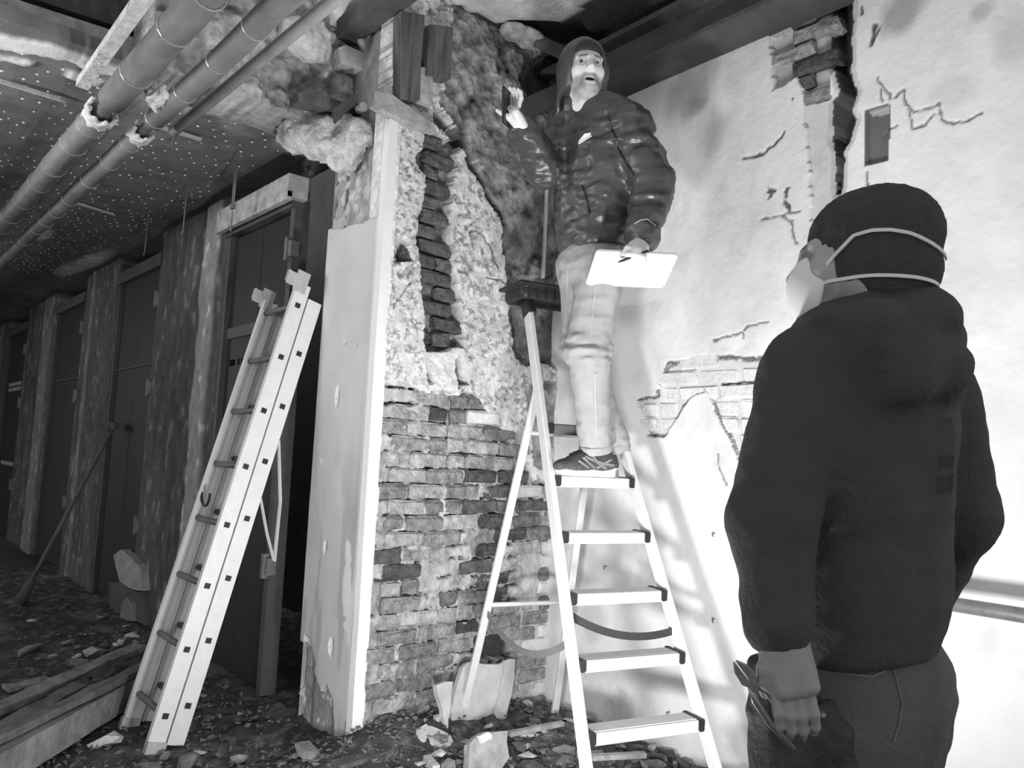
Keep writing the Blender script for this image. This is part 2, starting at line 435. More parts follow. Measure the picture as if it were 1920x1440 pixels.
cracks(R_, [[(1395,297), (1430,290), (1450,270), (1472,247)], [(1443,370), (1444,357), (1453,358)], [(1470,372), (1478,355)], [(1468,380), (1478,384), (1480,395)], [(1215,816), (1245,818), (1262,787), (1292,745), (1322,728)], [(1195,750), (1232,742)],
            [(1617,10), (1616,25)], [(1640,45), (1634,85), (1648,50)]], .010, .008, .12)
cracks(R_, [[(1250,682), (1330,669), (1400,672), (1470,668)], [(1352,718), (1400,716), (1460,708)], [(1412,692), (1412,715)], [(1405,722), (1412,748)]], .011, .012, .16)
wall_r = R_.build('wall_right', m_white, skirt=.25); tag(wall_r, 'bright whitewashed plaster wall with cracks and bare brick patches', kind='structure')
def brick_patch(parent, Fd, poly, ux, pick, rz, zlo, zhi, hoff, skip=None):
    """courses of bricks behind an outline on a wall"""
    xs = [q[0] for q in poly]; ys = [q[1] for q in poly]; n = 0
    ci = int(min(ys)/.075)
    while ci*.075 < max(ys):
        v = ci*.075+.0375; u = (ci % 2)*.1125 + math.floor(min(xs)/.225)*.225
        while u < max(xs)+.1:
            hd = random.random() < .28
            for kind, uu in ((('h', u-.056), ('h', u+.056)) if hd else (('s', u),)):
                ins = False; m_ = len(poly)
                for i in range(m_):
                    (x0, y0), (x1, y1) = poly[i], poly[(i+1) % m_]
                    if (y0 > v) != (y1 > v) and uu < (x1-x0)*(v-y0)/(y1-y0)+x0: ins = not ins
                if ins and not (skip and skip(uu, v)):
                    P = Fd.o + uu*Fd.U + v*Fd.V + (hoff+random.uniform(-.008, .008)-.045)*Fd.N
                    lay_brick(parent, kind, pick(uu, v), Vector(P), rz); n += 1
            u += .225
        ci += 1
    return n
pk = lambda d: (lambda u, v: random.choices(range(4), d)[0])
brick_patch(wall_r, R_, mid_br, None, pk((0, 0, 0, 1)), math.pi/2, 0, 0, -.004)
brick_patch(wall_r, R_, top_br, None, pk((.3, .35, .35, 0)), math.pi/2, 0, 0, -.012)

# ---- brick wall with pillar edge
B_ = Field((PX, BY, 0), (1,0,0), (0,0,1), (0,-1,0), 1.22, 3.66, .0065)
B_.warp(.025, 11, 3)
n1 = fbm(B_.u*4, B_.v*4, seed=40); n2 = fbm(B_.u*16, B_.v*16, seed=42); n3 = fbm(B_.u*50, B_.v*50, seed=44, octv=3)
B_.h = .02*(n1-.5)+.010*(n2-.5)+.004*(n3-.5)+.012
B_.t = .95+.25*(n1-.5)+.4*(n2-.5)
n4 = fbm(B_.u*28, B_.v*34, seed=51, octv=4, gain=.65); B_.t[(n3 > .6) & (n2 > .48)] *= .55; B_.t *= 1-.42*sstep(.58, .68, n4); B_.h -= .009*sstep(.57, .68, n4)
def region(Fd, pts, dh, tone, amp=.3, rough=0):
    pl = Fd.px(pts); k = Fd.inside(pl)
    Fd.h[k] = dh + rough*(n2[k]-.5) + rough*.6*(n3[k]-.5); Fd.t[k] = tone*(1+amp*2*(n2[k]-.5)); return pl, k
brick_low, k = region(B_, [(690,735), (740,712), (800,735), (890,742), (930,800), (965,840), (1000,900), (1085,920), (1085,1480), (600,1480), (640,1300)], -.016, .50, .6, .022)
nm = fbm(B_.u*9, B_.v*12, seed=47, octv=5, gain=.6); B_.h[k] += .045*(nm[k]-.42); B_.t[k] += .5*(nm[k]-.5)
jn_ = (np.minimum(np.mod(B_.wv, .075), .075-np.mod(B_.wv, .075)) < .008) & k & (n2 > .47) & (n4 > .44); B_.h[jn_] -= .03; B_.t[jn_] *= .22
m1 = (n1 > .60) & k & ~jn_; B_.h[m1] += .014*sstep(.56, .66, n1[m1]); B_.t[m1] = .62+.6*(n2[m1]-.5)
drk, k = region(B_, [(826,196), (835,120), (848,45), (850,-40), (1110,-40), (1110,520), (1050,520), (948,560), (945,480), (930,380), (895,300), (868,262)], -.015, .34, 1.3, .03)
region(B_, [(985,120), (1010,100), (1110,60), (1110,200), (1010,205), (975,150)], -.05, .10, .5, .02)
colm, k = region(B_, [(802,250), (860,262), (853,330), (840,392), (843,450), (850,500), (864,590), (870,652), (796,658), (790,560), (783,480), (786,400), (800,330), (777,300)], -.07, .30, .7, .02)
region(B_, [(796,658), (870,652), (882,690), (880,732), (800,730)], .012, 1.0, .08, .015)
region(B_, [(798,700), (803,690), (815,700), (816,715), (803,720), (797,712)], -.12, .05)
region(B_, [(852,672), (866,668), (872,690), (880,722), (858,730), (850,700)], -.12, .05)
region(B_, [(735,495), (737,452), (752,440), (766,452), (771,495)], -.06, .45, .6, .03)
region(B_, [(948,520), (950,590), (962,640), (966,672), (990,686), (1015,680), (1040,690), (1090,690), (1090,520)], -.05, .22, .9, .03)
region(B_, [(985,740), (1010,715), (1090,710), (1090,860), (1060,890), (1000,875)], .0, .42, .9, .03)
region(B_, [(975,1045), (1010,1040), (1090,1040), (1090,1340), (975,1330), (968,1180), (980,1120)], -.016, .78, .3, .012)
region(B_, [(896,1195), (962,1186), (958,1232), (888,1234)], -.06, .08, .3, .01)
rv = B_.px([(815,195), (832,208), (850,236), (872,258), (890,290), (908,330), (930,368), (944,400), (947,480), (941,480), (936,410), (922,385), (897,345), (880,318), (868,285), (845,262), (825,240), (815,220)])
k = B_.inside(rv); B_.h[k] = -.16; B_.t[k] = .04
band = B_.px([(645,1400), (668,1160), (690,780), (700,500), (706,196), (752,205), (732,480), (703,960), (684,1240), (676,1400)])
B_.warp(.006, 20, 60); k = B_.inside(band); B_.h[k] = .026+.006*(n1[k]-.5); B_.t[k] = 1.08+.06*(n2[k]-.5)
B_.t[k & (B_.v < .05)] *= .5
k = (B_.u < .05) & (B_.v > .9) & ~k & (B_.v < 2.95); B_.t[k] = 1.02; B_.h[k] = .02
bb = B_.px([(640,1440), (655,1330), (672,1330), (665,1440)]); k = B_.inside(bb); B_.t[k] = .4; B_.h[k] = -.03
B_.warp(.02, 18, 77)
cracks(B_, [[(880,430), (905,440), (920,470), (930,500)], [(910,520), (935,528), (945,535)], [(735,575), (752,550), (772,530)]], .006, .01, .2)
wall_b = B_.build('wall_back', m_rough, skirt=.12); tag(wall_b, 'stripped brick wall stub with split plaster and a toothed dark brick column', kind='structure')
zone = B_.px([(880,830), (1000,860), (1010,1130), (930,1180), (870,1100)])
def pick_low(u, v):
    c = B_.px([(930, 1000)])[0]; d = math.hypot((u-c[0])/.22, (v-c[1])/.35)
    if d < 1 and random.random() < .75: return 0
    if u > .95: return random.choices(range(4), (.05, .2, .45, .3))[0]
    if v < .35: return random.choices(range(4), (.1, .5, .4, 0))[0]
    return random.choices(range(4), (.10, .40, .46, .04))[0]
hole = B_.px([(890,1190), (965,1180), (965,1240), (885,1240)])
def in_hole(u, v):
    if min(q[0] for q in hole)-.02 < u < max(q[0] for q in hole)+.02 and min(q[1] for q in hole) < v < max(q[1] for q in hole): return True
    if u < .07 and v < 3: return True
    return float(fbm([u*4], [v*4], seed=40)[0]) > .60
brick_patch(wall_b, B_, brick_low, None, pick_low, 0, 0, 0, .004, in_hole)
brick_patch(wall_b, B_, colm, None, pk((.9, .1, 0, 0)), 0, 0, 0, -.018)
g = MB(); g.box((PX+.61+.012, BY+.30, 1.83), (1.196, .36, 3.64)); g.build('wall_core', M('masonry_core', .35, .4, 12, .95, .5, 40), wall_b)
po = []
for a in [(640,1402), (652,1290), (668,1160), (660,1050), (678,960), (690,780), (696,600), (700,500), (706,300), (707,200), (748,206), (742,300), (733,480), (724,600), (716,780), (703,960), (690,1150), (684,1240), (674,1400)]:
    q = on(*a, 1, BY-.03); po.append((max(q.x, PX-.012)+random.uniform(-.003, .003), max(q.z, 0)))
MB().prism(po, (1,0,0), (0,0,1), (0,1,0), .05, (0, BY-.034, 0)).build('plaster_edge', M('bright_edge_plaster', .88, .05, 6, .8, .1, 30), wall_b)

# ---- painted end face of the pillar
E_ = Field((PX-.004, BY-.012, 0), (0,1,0), (0,0,1), (-1,0,0), .53, 2.95, .006)
E_.warp(.010, 16, 90); a1 = fbm(E_.u*5, E_.v*3, seed=91); a2 = fbm(E_.u*20, E_.v*16, seed=92)
E_.h = .004*(a1-.5); E_.t = .78+.12*(a1-.5)
E_.t *= 1-.25*sstep(.55, .7, fbm(E_.u*14, E_.v*2, seed=93))*(1-sstep(1.0, 1.5, E_.v))
pl = E_.px([(570,500), (600,430), (640,428), (690,412), (720,400), (720,150), (560,150)]); k = E_.inside(pl)
E_.h[k] -= .03-.05*(a2[k]-.5); E_.t[k] = .5+.7*(a2[k]-.5)
pl = E_.px([(560,1200), (575,1215), (588,1260), (600,1300), (612,1285), (622,1310), (630,1460), (540,1460)]); k = E_.inside(pl)
E_.h[k] -= .05-.12*(a2[k]-.5); E_.t[k] = .42+.8*(a2[k]-.5)
k = E_.inside(E_.px([(570,1190), (582,1200), (590,1245), (586,1265), (570,1235)])); E_.t[k] = .95; E_.h[k] -= .02
k = E_.inside(E_.px([(600,860), (604,858), (603,872), (600,872)])); E_.t[k] = 1
for c, r in (((632,745), (.020, .05)), ((610,1026), (.013, .03)), ((620,1212), (.02, .04)), ((648,642), (.01, .01)), ((668,648), (.006, .006))):
    (u0, v0), = E_.px([c]); d = np.hypot((E_.wu-u0)/r[0], (E_.wv-v0)/r[1]); E_.t[d < 1.25] = .95; E_.h[d < 1] -= .02; (u1, v1) = (u0-.004, v0); d = np.hypot((E_.wu-u1)/r[0], (E_.wv-v1)/r[1]); E_.t[d < .7] = .12
k = (E_.u < .06) & (E_.v > .15) & (E_.v < 2.9); E_.t[k] = .98
k = (E_.u < .05+.10*sstep(.45, .7, fbm(E_.u*8, E_.v*3.5, seed=95))*sstep(1.3, 1.0, E_.v)) & (E_.v < 1.3) & (E_.v > .2); E_.t[k] = .98
end = E_.build('wall_end', m_paint, skirt=.02); tag(end, 'grey painted end of the brick wall with chipped holes and a crumbled foot', kind='structure')

# ---- left partition: piers and dark doors along the pillar plane
def pier(name, y0, y1, seed, light, h=2.98):
    Fd = Field((PX, y0, 0), (0,1,0), (0,0,1), (-1,0,0), y1-y0, h, .022 if y0 > 8 else .014)
    Fd.warp(.03, 5, seed)
    b1 = fbm(Fd.u*3, Fd.v*1.2, seed=seed+1); b2 = fbm(Fd.u*16, Fd.v*9, seed=seed+2)
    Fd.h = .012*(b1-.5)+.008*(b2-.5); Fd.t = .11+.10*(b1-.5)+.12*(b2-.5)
    for (c, wd, tn) in light:
        dd = np.abs(Fd.wu-c*(y1-y0)+.05*(fbm(Fd.v*2.5, Fd.v*0, seed=seed+7)-.5)); k = sstep(wd, wd*.6, dd)
        Fd.t = Fd.t*(1-k)+k*tn*(.75+.6*(b2-.1)); Fd.h += .012*k
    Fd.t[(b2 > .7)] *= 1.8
    o = Fd.build(name, m_old, skirt=.2); tag(o, kind='structure'); return o
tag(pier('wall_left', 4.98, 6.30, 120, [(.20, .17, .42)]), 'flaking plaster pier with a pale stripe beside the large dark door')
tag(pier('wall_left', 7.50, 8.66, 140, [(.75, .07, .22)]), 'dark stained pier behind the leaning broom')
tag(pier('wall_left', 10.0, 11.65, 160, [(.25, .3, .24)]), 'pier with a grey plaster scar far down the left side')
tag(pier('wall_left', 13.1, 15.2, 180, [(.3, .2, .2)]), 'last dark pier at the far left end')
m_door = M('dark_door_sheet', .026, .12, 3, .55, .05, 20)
m_door2 = M('dark_door_rail', .085, .2, 8, .6, .1, 30)
m_pale_rail = M('pale_door_rail', .3, .2, 8, .7)
def door(name, y0, y1, label, bars, z1=2.72, slot=False, n=2):
    o = empty(name, (PX+.05, (y0+y1)/2, 0)); tag(o, label, kind='structure')
    wd = (y1-y0-.12)/n
    for i in range(n):
        g = MB()
        ya, yb = y0+.06+i*wd+.003, y0+.06+(i+1)*wd-.003
        if slot:
            zs = 1.86
            g.box((PX+.06, (ya+yb)/2, (.03+zs-.02)/2), (.04, yb-ya, zs-.05)); g.box((PX+.06, (ya+yb)/2, (zs+.02+z1-.04)/2), (.04, yb-ya, z1-.06-zs))
            for q in range(7):
                yy = ya+(yb-ya)*(q+.5)/7
                if q in (0, 3, 6) or random.random() < .3: g.box((PX+.06, yy, zs), (.038, (yb-ya)/7*random.uniform(.3, .9), .042))
        else: g.box((PX+.06, (ya+yb)/2, z1/2), (.04, yb-ya, z1-.06))
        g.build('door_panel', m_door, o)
    for yy in (y0+.03, y1-.03): MB().box((PX+.05, yy, z1/2+.02), (.09, .05, z1)).build('door_jamb', m_door2, o)
    MB().box((PX+.035, (y0+y1)/2, z1+.02), (.10, y1-y0, .10), ).build('door_head', m_door2, o)
    for zb, hb in bars: MB().box((PX+.034, (y0+y1)/2, zb), (.02, y1-y0-.1, hb)).build('door_rail', m_door2, o)
    for zb in (.7, 1.75, 2.45):
        MB().box((PX+.01, y0+.02, zb), (.05, .07, .09)).box((PX-.01, y0+.03, zb+.0), (.03, .03, .13)).build('hinge', m_steel, o)
    return o
door('door_1', 4.00, 4.98, 'large dark door beside the extension ladder with a ragged slot', [(2.05, .07)], 2.72, True)
door('door_2', 6.30, 7.50, 'dark double door between two flaking piers', [(1.95, .012)], 2.75)
door('door_3', 8.66, 10.0, 'dark door behind the leaning broom handle', [(1.95, .012)], 2.75)
d4 = door('door_4', 11.65, 13.1, 'farthest dark door with pale rails', [], 2.75)
for zb in (1.95, 2.02, .95): MB().box((PX+.03, 12.3, zb), (.03, .9, .05)).build('pale_rail', m_pale_rail, d4)
g = MB(); g.bar((PX-.01, 3.95, 2.79), (PX-.01, 5.0, 2.79), .12, .13).bar((PX-.06, 3.95, 2.73), (PX-.06, 5.0, 2.73), .03, .05)
tag(g.build('trim_1', m_timber_l), 'weathered wooden lintel over the large dark door', kind='structure')
g = MB(); g.bar((PX+.0, 3.90, 0), (PX+.0, 3.90, 2.98), .10, .10).bar((PX-.05, 3.87, 0), (PX-.05, 3.87, 2.9), .02, .03)
tag(g.build('trim_2', m_timber), 'dark timber post between the dark gap and the large door', kind='structure')
g = MB(); g.box((PX+1.15, 9.4, 2.5), (.06, 12, 5.0)).box((PX+.62, 3.45, 2.5), (1.2, .02, 5.0)); tag(g.build('wall_behind', m_void), 'added wall behind the dark gap', kind='structure')  # added to keep world light from leaking through the gap
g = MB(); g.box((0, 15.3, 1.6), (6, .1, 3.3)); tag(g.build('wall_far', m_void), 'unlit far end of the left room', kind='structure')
def low_patch(pts, mat, off, th, label):
    po_ = []
    for a in pts: q = on(*a, 0, PX-off); po_.append((q.y, max(.0, q.z)))
    return tag(MB().prism(po_, (0,1,0), (0,0,1), (1,0,0), th, (PX-off, 0, 0)).build('plaster_patch', mat), label, 'plaster')
low_patch([(212,1042), (226,1030), (240,1040), (252,1052), (266,1068), (268,1108), (250,1106), (238,1100), (224,1090)], M('pale_patch', .34, .35, 12, .9, .3, 40), .05, .06, 'pale broken plaster patch low on the dark wall behind the timber')
low_patch([(228,1130), (238,1120), (246,1132), (248,1165), (224,1165)], M('grey_patch', .2, .35, 12, .9, .3, 40), .06, .07, 'grey broken plaster stub under the pale patch')
low_patch([(204,1092), (226,1092), (250,1108), (268,1110), (272,1172), (200,1172)], m_soot, .03, .05, 'black plate in place of a shaded hollow under the pale plaster patch')  # flat black plate standing in for the shade of a hollow
# ---- lower ceiling over the left room
C_ = Field((-1.2, 3.70, LOW), (1,0,0), (0,1,0), (0,0,-1), 3.35, 11.6, .022)  # cut short on the right so world light drops in behind the partition
c1 = fbm(C_.u*2, C_.v*2, seed=200); c2 = fbm(C_.u*9, C_.v*9, seed=202)
C_.h = .03*(c1-.5)+.012*(c2-.5); C_.t = .25+.14*(c1-.5)+.14*(c2-.5)
k = sstep(.5, .2, C_.v)*sstep(1.9, 2.5, C_.u); C_.t += k*.35*sstep(.35, .6, c2)
for c, r in (((75,440), (.10, .35)), ((170,490), (.13, .8)), ((130,505), (.12, .6)), ((40,380), (.1, .2))):
    P = on(*c, 2, LOW); u0, v0 = P.x+1.2, P.y-3.70; d = np.hypot((C_.u-u0)/r[0], (C_.v-v0)/r[1])+.6*(c2-.5); k = 1-sstep(.5, 1, d); C_.t = C_.t*(1-k)+.9*k*(.4+c2)  # pools of daylight painted into the ceiling tone
for pts in ([(-60,50), (0,62), (120,88), (240,128), (238,148), (120,112), (0,88), (-60,74)], [(-20,94), (60,112), (60,124), (-20,106)], [(122,126), (196,150), (192,162), (120,140)]):
    pl_c = [(on(*a, 2, LOW).x+1.2, on(*a, 2, LOW).y-3.70) for a in pts]; k = C_.inside(pl_c); C_.t[k] = .95; C_.h[k] += .015
ceil_l = C_.build('ceiling_lower', m_sheet, skirt=.06); tag(ceil_l, 'dark perforated ceiling sheet over the left room', kind='structure')
# plaster nubs pushed through the perforations
V_ = []; Fc = []
pts = []
for i in range(-4, 40):
    for j in range(0, 64):
        x = -.1+i*.075+(j % 2)*.037+random.uniform(-.012, .012); y = 3.95+j*.085+random.uniform(-.02, .02)
        if x < PX-.05 and x > .1*y-.1 and random.random() < .62: pts.append((x, y))
for x, y in pts:
    r = random.uniform(.003, .008); n0 = len(V_); zz = LOW-.015-random.uniform(0, .012)
    V_ += [(x-r, y-r*.7, zz+.002), (x+r, y-r*.7, zz+.002), (x+r, y+r*.7, zz+.002), (x-r, y+r*.7, zz+.002), (x, y, zz-.005)]
    Fc += [(n0,n0+1,n0+4), (n0+1,n0+2,n0+4), (n0+2,n0+3,n0+4), (n0+3,n0,n0+4), (n0+3,n0+2,n0+1,n0)]
nb = link('plaster_nubs', mesh_from('plaster_nubs', V_, Fc), m_nub, ceil_l); nb['kind'] = 'stuff'
# ---- upper ceiling
U_ = Field((-2.2, -2.6, CEIL), (1,0,0), (0,1,0), (0,0,-1), 5.25, 7.3, .03)
d1 = fbm(U_.u*3, U_.v*3, seed=220); d2 = fbm(U_.u*10, U_.v*10, seed=221)
U_.h = .02*(d1-.5)+.01*(d2-.5); U_.t = .9+.2*(d1-.5)
xx, yy = U_.u-2.2, U_.v-2.6
k = (yy > 3.35+.12*(d1-.5)) & (xx < PX); U_.t[k] = .75+1.4*(d2[k]-.5); U_.h[k] += .14*(d2[k]-.5)+.02
bnd = 2.62+.12*(yy-2.6)+.1*(d1-.5); k = (xx > bnd-.0) & (yy > -2); U_.t[k] = .08
k = (yy > 3.0-.35*sstep(2.3, 2.75, xx)+.14*(d2-.5)) & (xx > PX+.2); U_.t[k] = .08; U_.h[k] -= .06
ceil_u = U_.build('ceiling_upper', m_old, skirt=.15); tag(ceil_u, 'high plaster ceiling torn open along the walls', kind='structure')
# edge of the lower ceiling seen from the high room
g = MB(); g.bar((-1.2, 4.02, 3.16), (.98, 3.80, 3.16), .06, .10); tag(g.build('trim_3', m_timber_l), 'pale splintered batten along the torn ceiling edge', kind='structure')
g = MB(); g.bar((-1.2, 4.10, 3.33), (1.3, 3.86, 3.33), .10, .12); tag(g.build('trim_4', m_soot), 'black beam above the torn ceiling edge', kind='structure')
g = MB(); g.box((.3, 4.35, 3.34), (3.1, .06, .5)); tag(g.build('wall_ceiling_step', M('dark_upstand', .16, .3, 8, .9)), 'dark upstand above the lower ceiling', kind='structure')
# beam along the top of the right wall
g = MB(); g.bar((WX-.07, -.7, 3.47), (WX-.07, 3.06, 3.40), .16, .17); bm_ = g.build('roof_beam', m_soot); tag(bm_, 'long sooty beam running along the top of the white wall', 'beam')
MB().bar((WX-.10, -.7, 3.37), (WX-.10, 3.06, 3.30), .26, .02).build('flange', m_soot, bm_); MB().bar((WX-.17, -.7, 3.56), (WX-.17, 3.06, 3.50), .12, .03).build('ledge', m_soot, bm_)
# ================================================================== THINGS
m_alu = M('brushed_aluminium', .80, .06, 20, .45, .03, 80, metal=.15)
m_alu_d = M('worn_aluminium', .55, .15, 15, .45, .05, 60, metal=.3)
m_black = M('black_plastic', .025, .2, 10, .45)
m_rung = M('dull_rung', .16, .2, 20, .5, metal=.2)
m_strap = M('grey_webbing', .22, .1, 60, .85)
m_strap_w = M('white_webbing', .8, .05, 60, .85)
m_pipe = M('grey_pipe_jacket', .20, .35, 9, .55, .2, 30, stretch=(1, .4, 1))
m_pipe_d = M('dark_pipe', .09, .3, 9, .6, .2, 30)
m_lag = M('torn_pipe_lagging', .62, .35, 22, .95, .6, 50)
m_wire = M('binding_wire', .5, .1, 10, .4, metal=.5)

# ---- extension ladder leaning on the wall end
LA = Vector((1.185, 3.545, .03)); LT = Vector((1.745, 3.600, 2.17)); FARV = Vector((.0, .37, 0))
la = (LT-LA).normalized(); ln = la.cross(FARV).normalized()              # ln: out of the ladder plane
if ln.x > 0: ln = -ln
ext = empty('extension_ladder', (1.24, 3.73, 0), 'two-section aluminium extension ladder leaning on the grey wall end', 'ladder')
Ltot = (LT-LA).length
def rail(base, L_, inward, nm='rail', dep=.076):
    g = MB(); a, b = base, base+la*L_
    wv_ = FARV.normalized()*inward
    g.bar(a, b, .004, dep, up=ln)
    for s_ in (-1, 1): g.bar(a+ln*s_*(dep/2-.002)+wv_*.014, b+ln*s_*(dep/2-.002)+wv_*.014, .026, .004, up=ln)
    return g.build(nm, m_alu, ext)
for sec, off, t0, t1 in (('front', ln*.0, 0, Ltot), ('rear', -ln*.084, .02, Ltot-.06)):
    pn, pf = LA+off+la*t0, LA+off+FARV+la*t0
    rn = rail(pn, t1-t0, 1); rf = rail(pf, t1-t0-.05, -1)
    nr = 8
    for i in range(nr):
        t = .135+i*.28 + (.05 if sec == 'rear' else 0) - t0
        if t > t1-t0-.03: continue
        g = MB(); g.tube([pn+la*t, pf+la*t], .0155, 10); rg = g.build('rung', m_rung, ext, smooth=True)
        MB().bar(pn+la*t-FARV.normalized()*.006, pn+la*t+FARV.normalized()*.01, .024, .026, up=ln).build('rung_end', m_black, rg)
MB().bar(LA-la*.02, LA+la*.03, .034, .082, up=ln).build('foot', m_alu_d, ext); MB().bar(LA+FARV-la*.02, LA+FARV+la*.03, .034, .082, up=ln).build('foot', m_alu_d, ext)
for base, s_ in ((LT, 1), (LT+FARV-la*.05, 1)):                                            # top brackets
    g = MB(); g.bar(base-la*.05+ln*.02-FARV.normalized()*.008, base+la*.06+ln*.02-FARV.normalized()*.008, .004, .07, up=ln)
    g.bar(base-la*.0+ln*.05-FARV.normalized()*.01, base-la*.0+ln*.10-FARV.normalized()*.01, .004, .07, up=la)
    g.bar(base-la*.02+ln*.10-FARV.normalized()*.01, base+la*.035+ln*.10-FARV.normalized()*.01, .03, .004, up=ln)
    g.build('bracket', m_alu_d, ext)
g = MB(); c = LA+FARV*.8+la*1.10+ln*.03
g.tube([c+FARV.normalized()*(.055*math.cos(q))*-1+Vector((0,0,-.065*math.sin(q))) for q in [math.pi*k/10 for k in range(11)]], .006, 6); g.build('catch_loop', m_black, ext, smooth=True)
sp = on(512, 985, 0, 1.70); g = MB()
P0 = LA-ln*.12+la*1.42; P1 = on(514, 1052, 0, 1.62); P2 = LA-ln*.12+la*1.13
pp = [P0, P0.lerp(P1, .5)+Vector((.02,0,-.01)), P1, P1.lerp(P2, .5)+Vector((0,0,-.02)), P2]
g.ribbon(pp, (0,1,0.2), .03); g.build('strap', m_strap_w, ext)

# ---- stepladder
phi = math.radians(-16.7); su_ = Vector((math.cos(phi), math.sin(phi), 0)); sn = Vector((su_.y, -su_.x, 0))
def sc(k): return Vector((2.455, 2.215, 1.276)) + sn*(.107*k) - Vector((0,0,.22*k))
def hw(k): return .193+.014*k
st = empty('stepladder', (2.5, 2.3, 0), 'aluminium stepladder with black top tray under the man in jeans', 'ladder')
KB, KT = 5.8, -3.75
for s_ in (-1, 1):
    a = sc(KB)+su_*s_*(hw(KB)+.012)-sn*.03; b = sc(KT)+su_*s_*(hw(KT)+.012)-sn*.03
    g = MB(); g.bar(a, b, .026, .056, up=sn, bevel=.004); g.build('stile', m_alu, st)
    MB().bar(a-(b-a).normalized()*.01, a+(b-a).normalized()*.07, .034, .066, up=sn, bevel=.005).build('foot', m_black, st)
for k in range(-1, 6):
    c = sc(k); h_ = hw(k)
    g = MB()
    g.bar(c-su_*h_-sn*.003, c+su_*h_-sn*.003, .006, .046, up=(0,0,1)) if False else None
    cc = c-Vector((0,0,.022))
    g.bar(cc-su_*h_, cc+su_*h_, .010, .044, up=(0,0,1), bevel=.003)                        # front nosing
    g.bar(c-sn*.045-su_*h_-Vector((0,0,.004)), c-sn*.045+su_*h_-Vector((0,0,.004)), .09, .008, up=(0,0,1))
    for q in range(7): g.bar(c-sn*(.012+q*.0115)-su_*(h_-.012), c-sn*(.012+q*.0115)+su_*(h_-.012), .004, .004, up=(0,0,1))
    stp = g.build('step', m_alu if k >= 0 else m_rung, st)
    for s_ in (-1, 1):
        MB().bar(c+su_*s_*(h_-.012)+sn*.010-Vector((0,0,.018)), c+su_*s_*(h_-.012)-sn*.094-Vector((0,0,.018)), .026, .046, up=(0,0,1), bevel=.006).build('end_cap', m_black, stp)
# top tray
tc = sc(KT)+Vector((0,0,.015))-sn*.04
def tray(p):
    R = np.array([su_, -sn, (0,0,1)]).T
    d = rbox(p, tc+su_*.0, (.225, .11, .042), .035, R)
    d = smax(d, -rbox(p, tc+Vector((0,0,-.05)), (.205, .09, .062), .02, R), .006)
    d = smin(d, rbox(p, tc+Vector((0,0,.035)), (.245, .125, .010), .009, R), .008)
    return d
me = surface(tray, [tc.x-.32, tc.y-.25, tc.z-.1], [tc.x+.32, tc.y+.25, tc.z+.1], .006, 'tray')
ty = link('tray', me, m_black, st)
for q in range(9): MB().bar(tc+su_*(-.19+q*.047)+sn*.112-Vector((0,0,.03)), tc+su_*(-.19+q*.047)+sn*.112+Vector((0,0,.03)), .008, .012, up=sn).build('rib', m_black, ty)
for s_ in (-1, 1):
    b = sc(KT)+su_*s_*(hw(KT)+.012)-sn*.03; d_ = (sc(KB)-sc(KT)).normalized()
    MB().bar(b-d_*.03, b+d_*.10, .045, .075, up=sn, bevel=.008).build('tray_socket', m_black, ty)
# rear frame
RL, RR = Vector((2.375, 2.955, .02)), Vector((2.845, 2.79, .02))
TL, TR = sc(-1.9)-su_*(hw(-1.9)-.015)-sn*.06, sc(-1.9)+su_*(hw(-1.9)-.015)-sn*.06
for a, b in ((RL, TL), (RR, TR)):
    g = MB(); g.bar(a, b, .036, .022, up=sn, bevel=.004); rl_ = g.build('rear_leg', m_alu, st)
    MB().bar(a-(b-a).normalized()*.015, a+(b-a).normalized()*.05, .042, .03, up=sn).build('foot', m_black, rl_)
for t in (.38, .86): MB().tube([RL.lerp(TL, t), RR.lerp(TR, t)], .011, 8).build('rear_bar', m_alu, st, smooth=True)
def sag(a, b, dz, n=12): return [a.lerp(b, i/n)-Vector((0,0,dz*4*(i/n)*(1-i/n))) for i in range(n+1)]
zl = lambda k, s_: sc(k)+su_*s_*(hw(k))-sn*.03
MB().ribbon(sag(RL.lerp(TL, .36), zl(2.75, -1)-sn*.02, .11), (0,0,1), .028).build('strap', m_strap, st)
MB().ribbon(sag(zl(2.35, -1)+sn*.0, zl(2.7, 1)-sn*.01, .045), (0,0,1), .03).build('strap', M('dark_webbing', .04, .1, 40, .8), st)

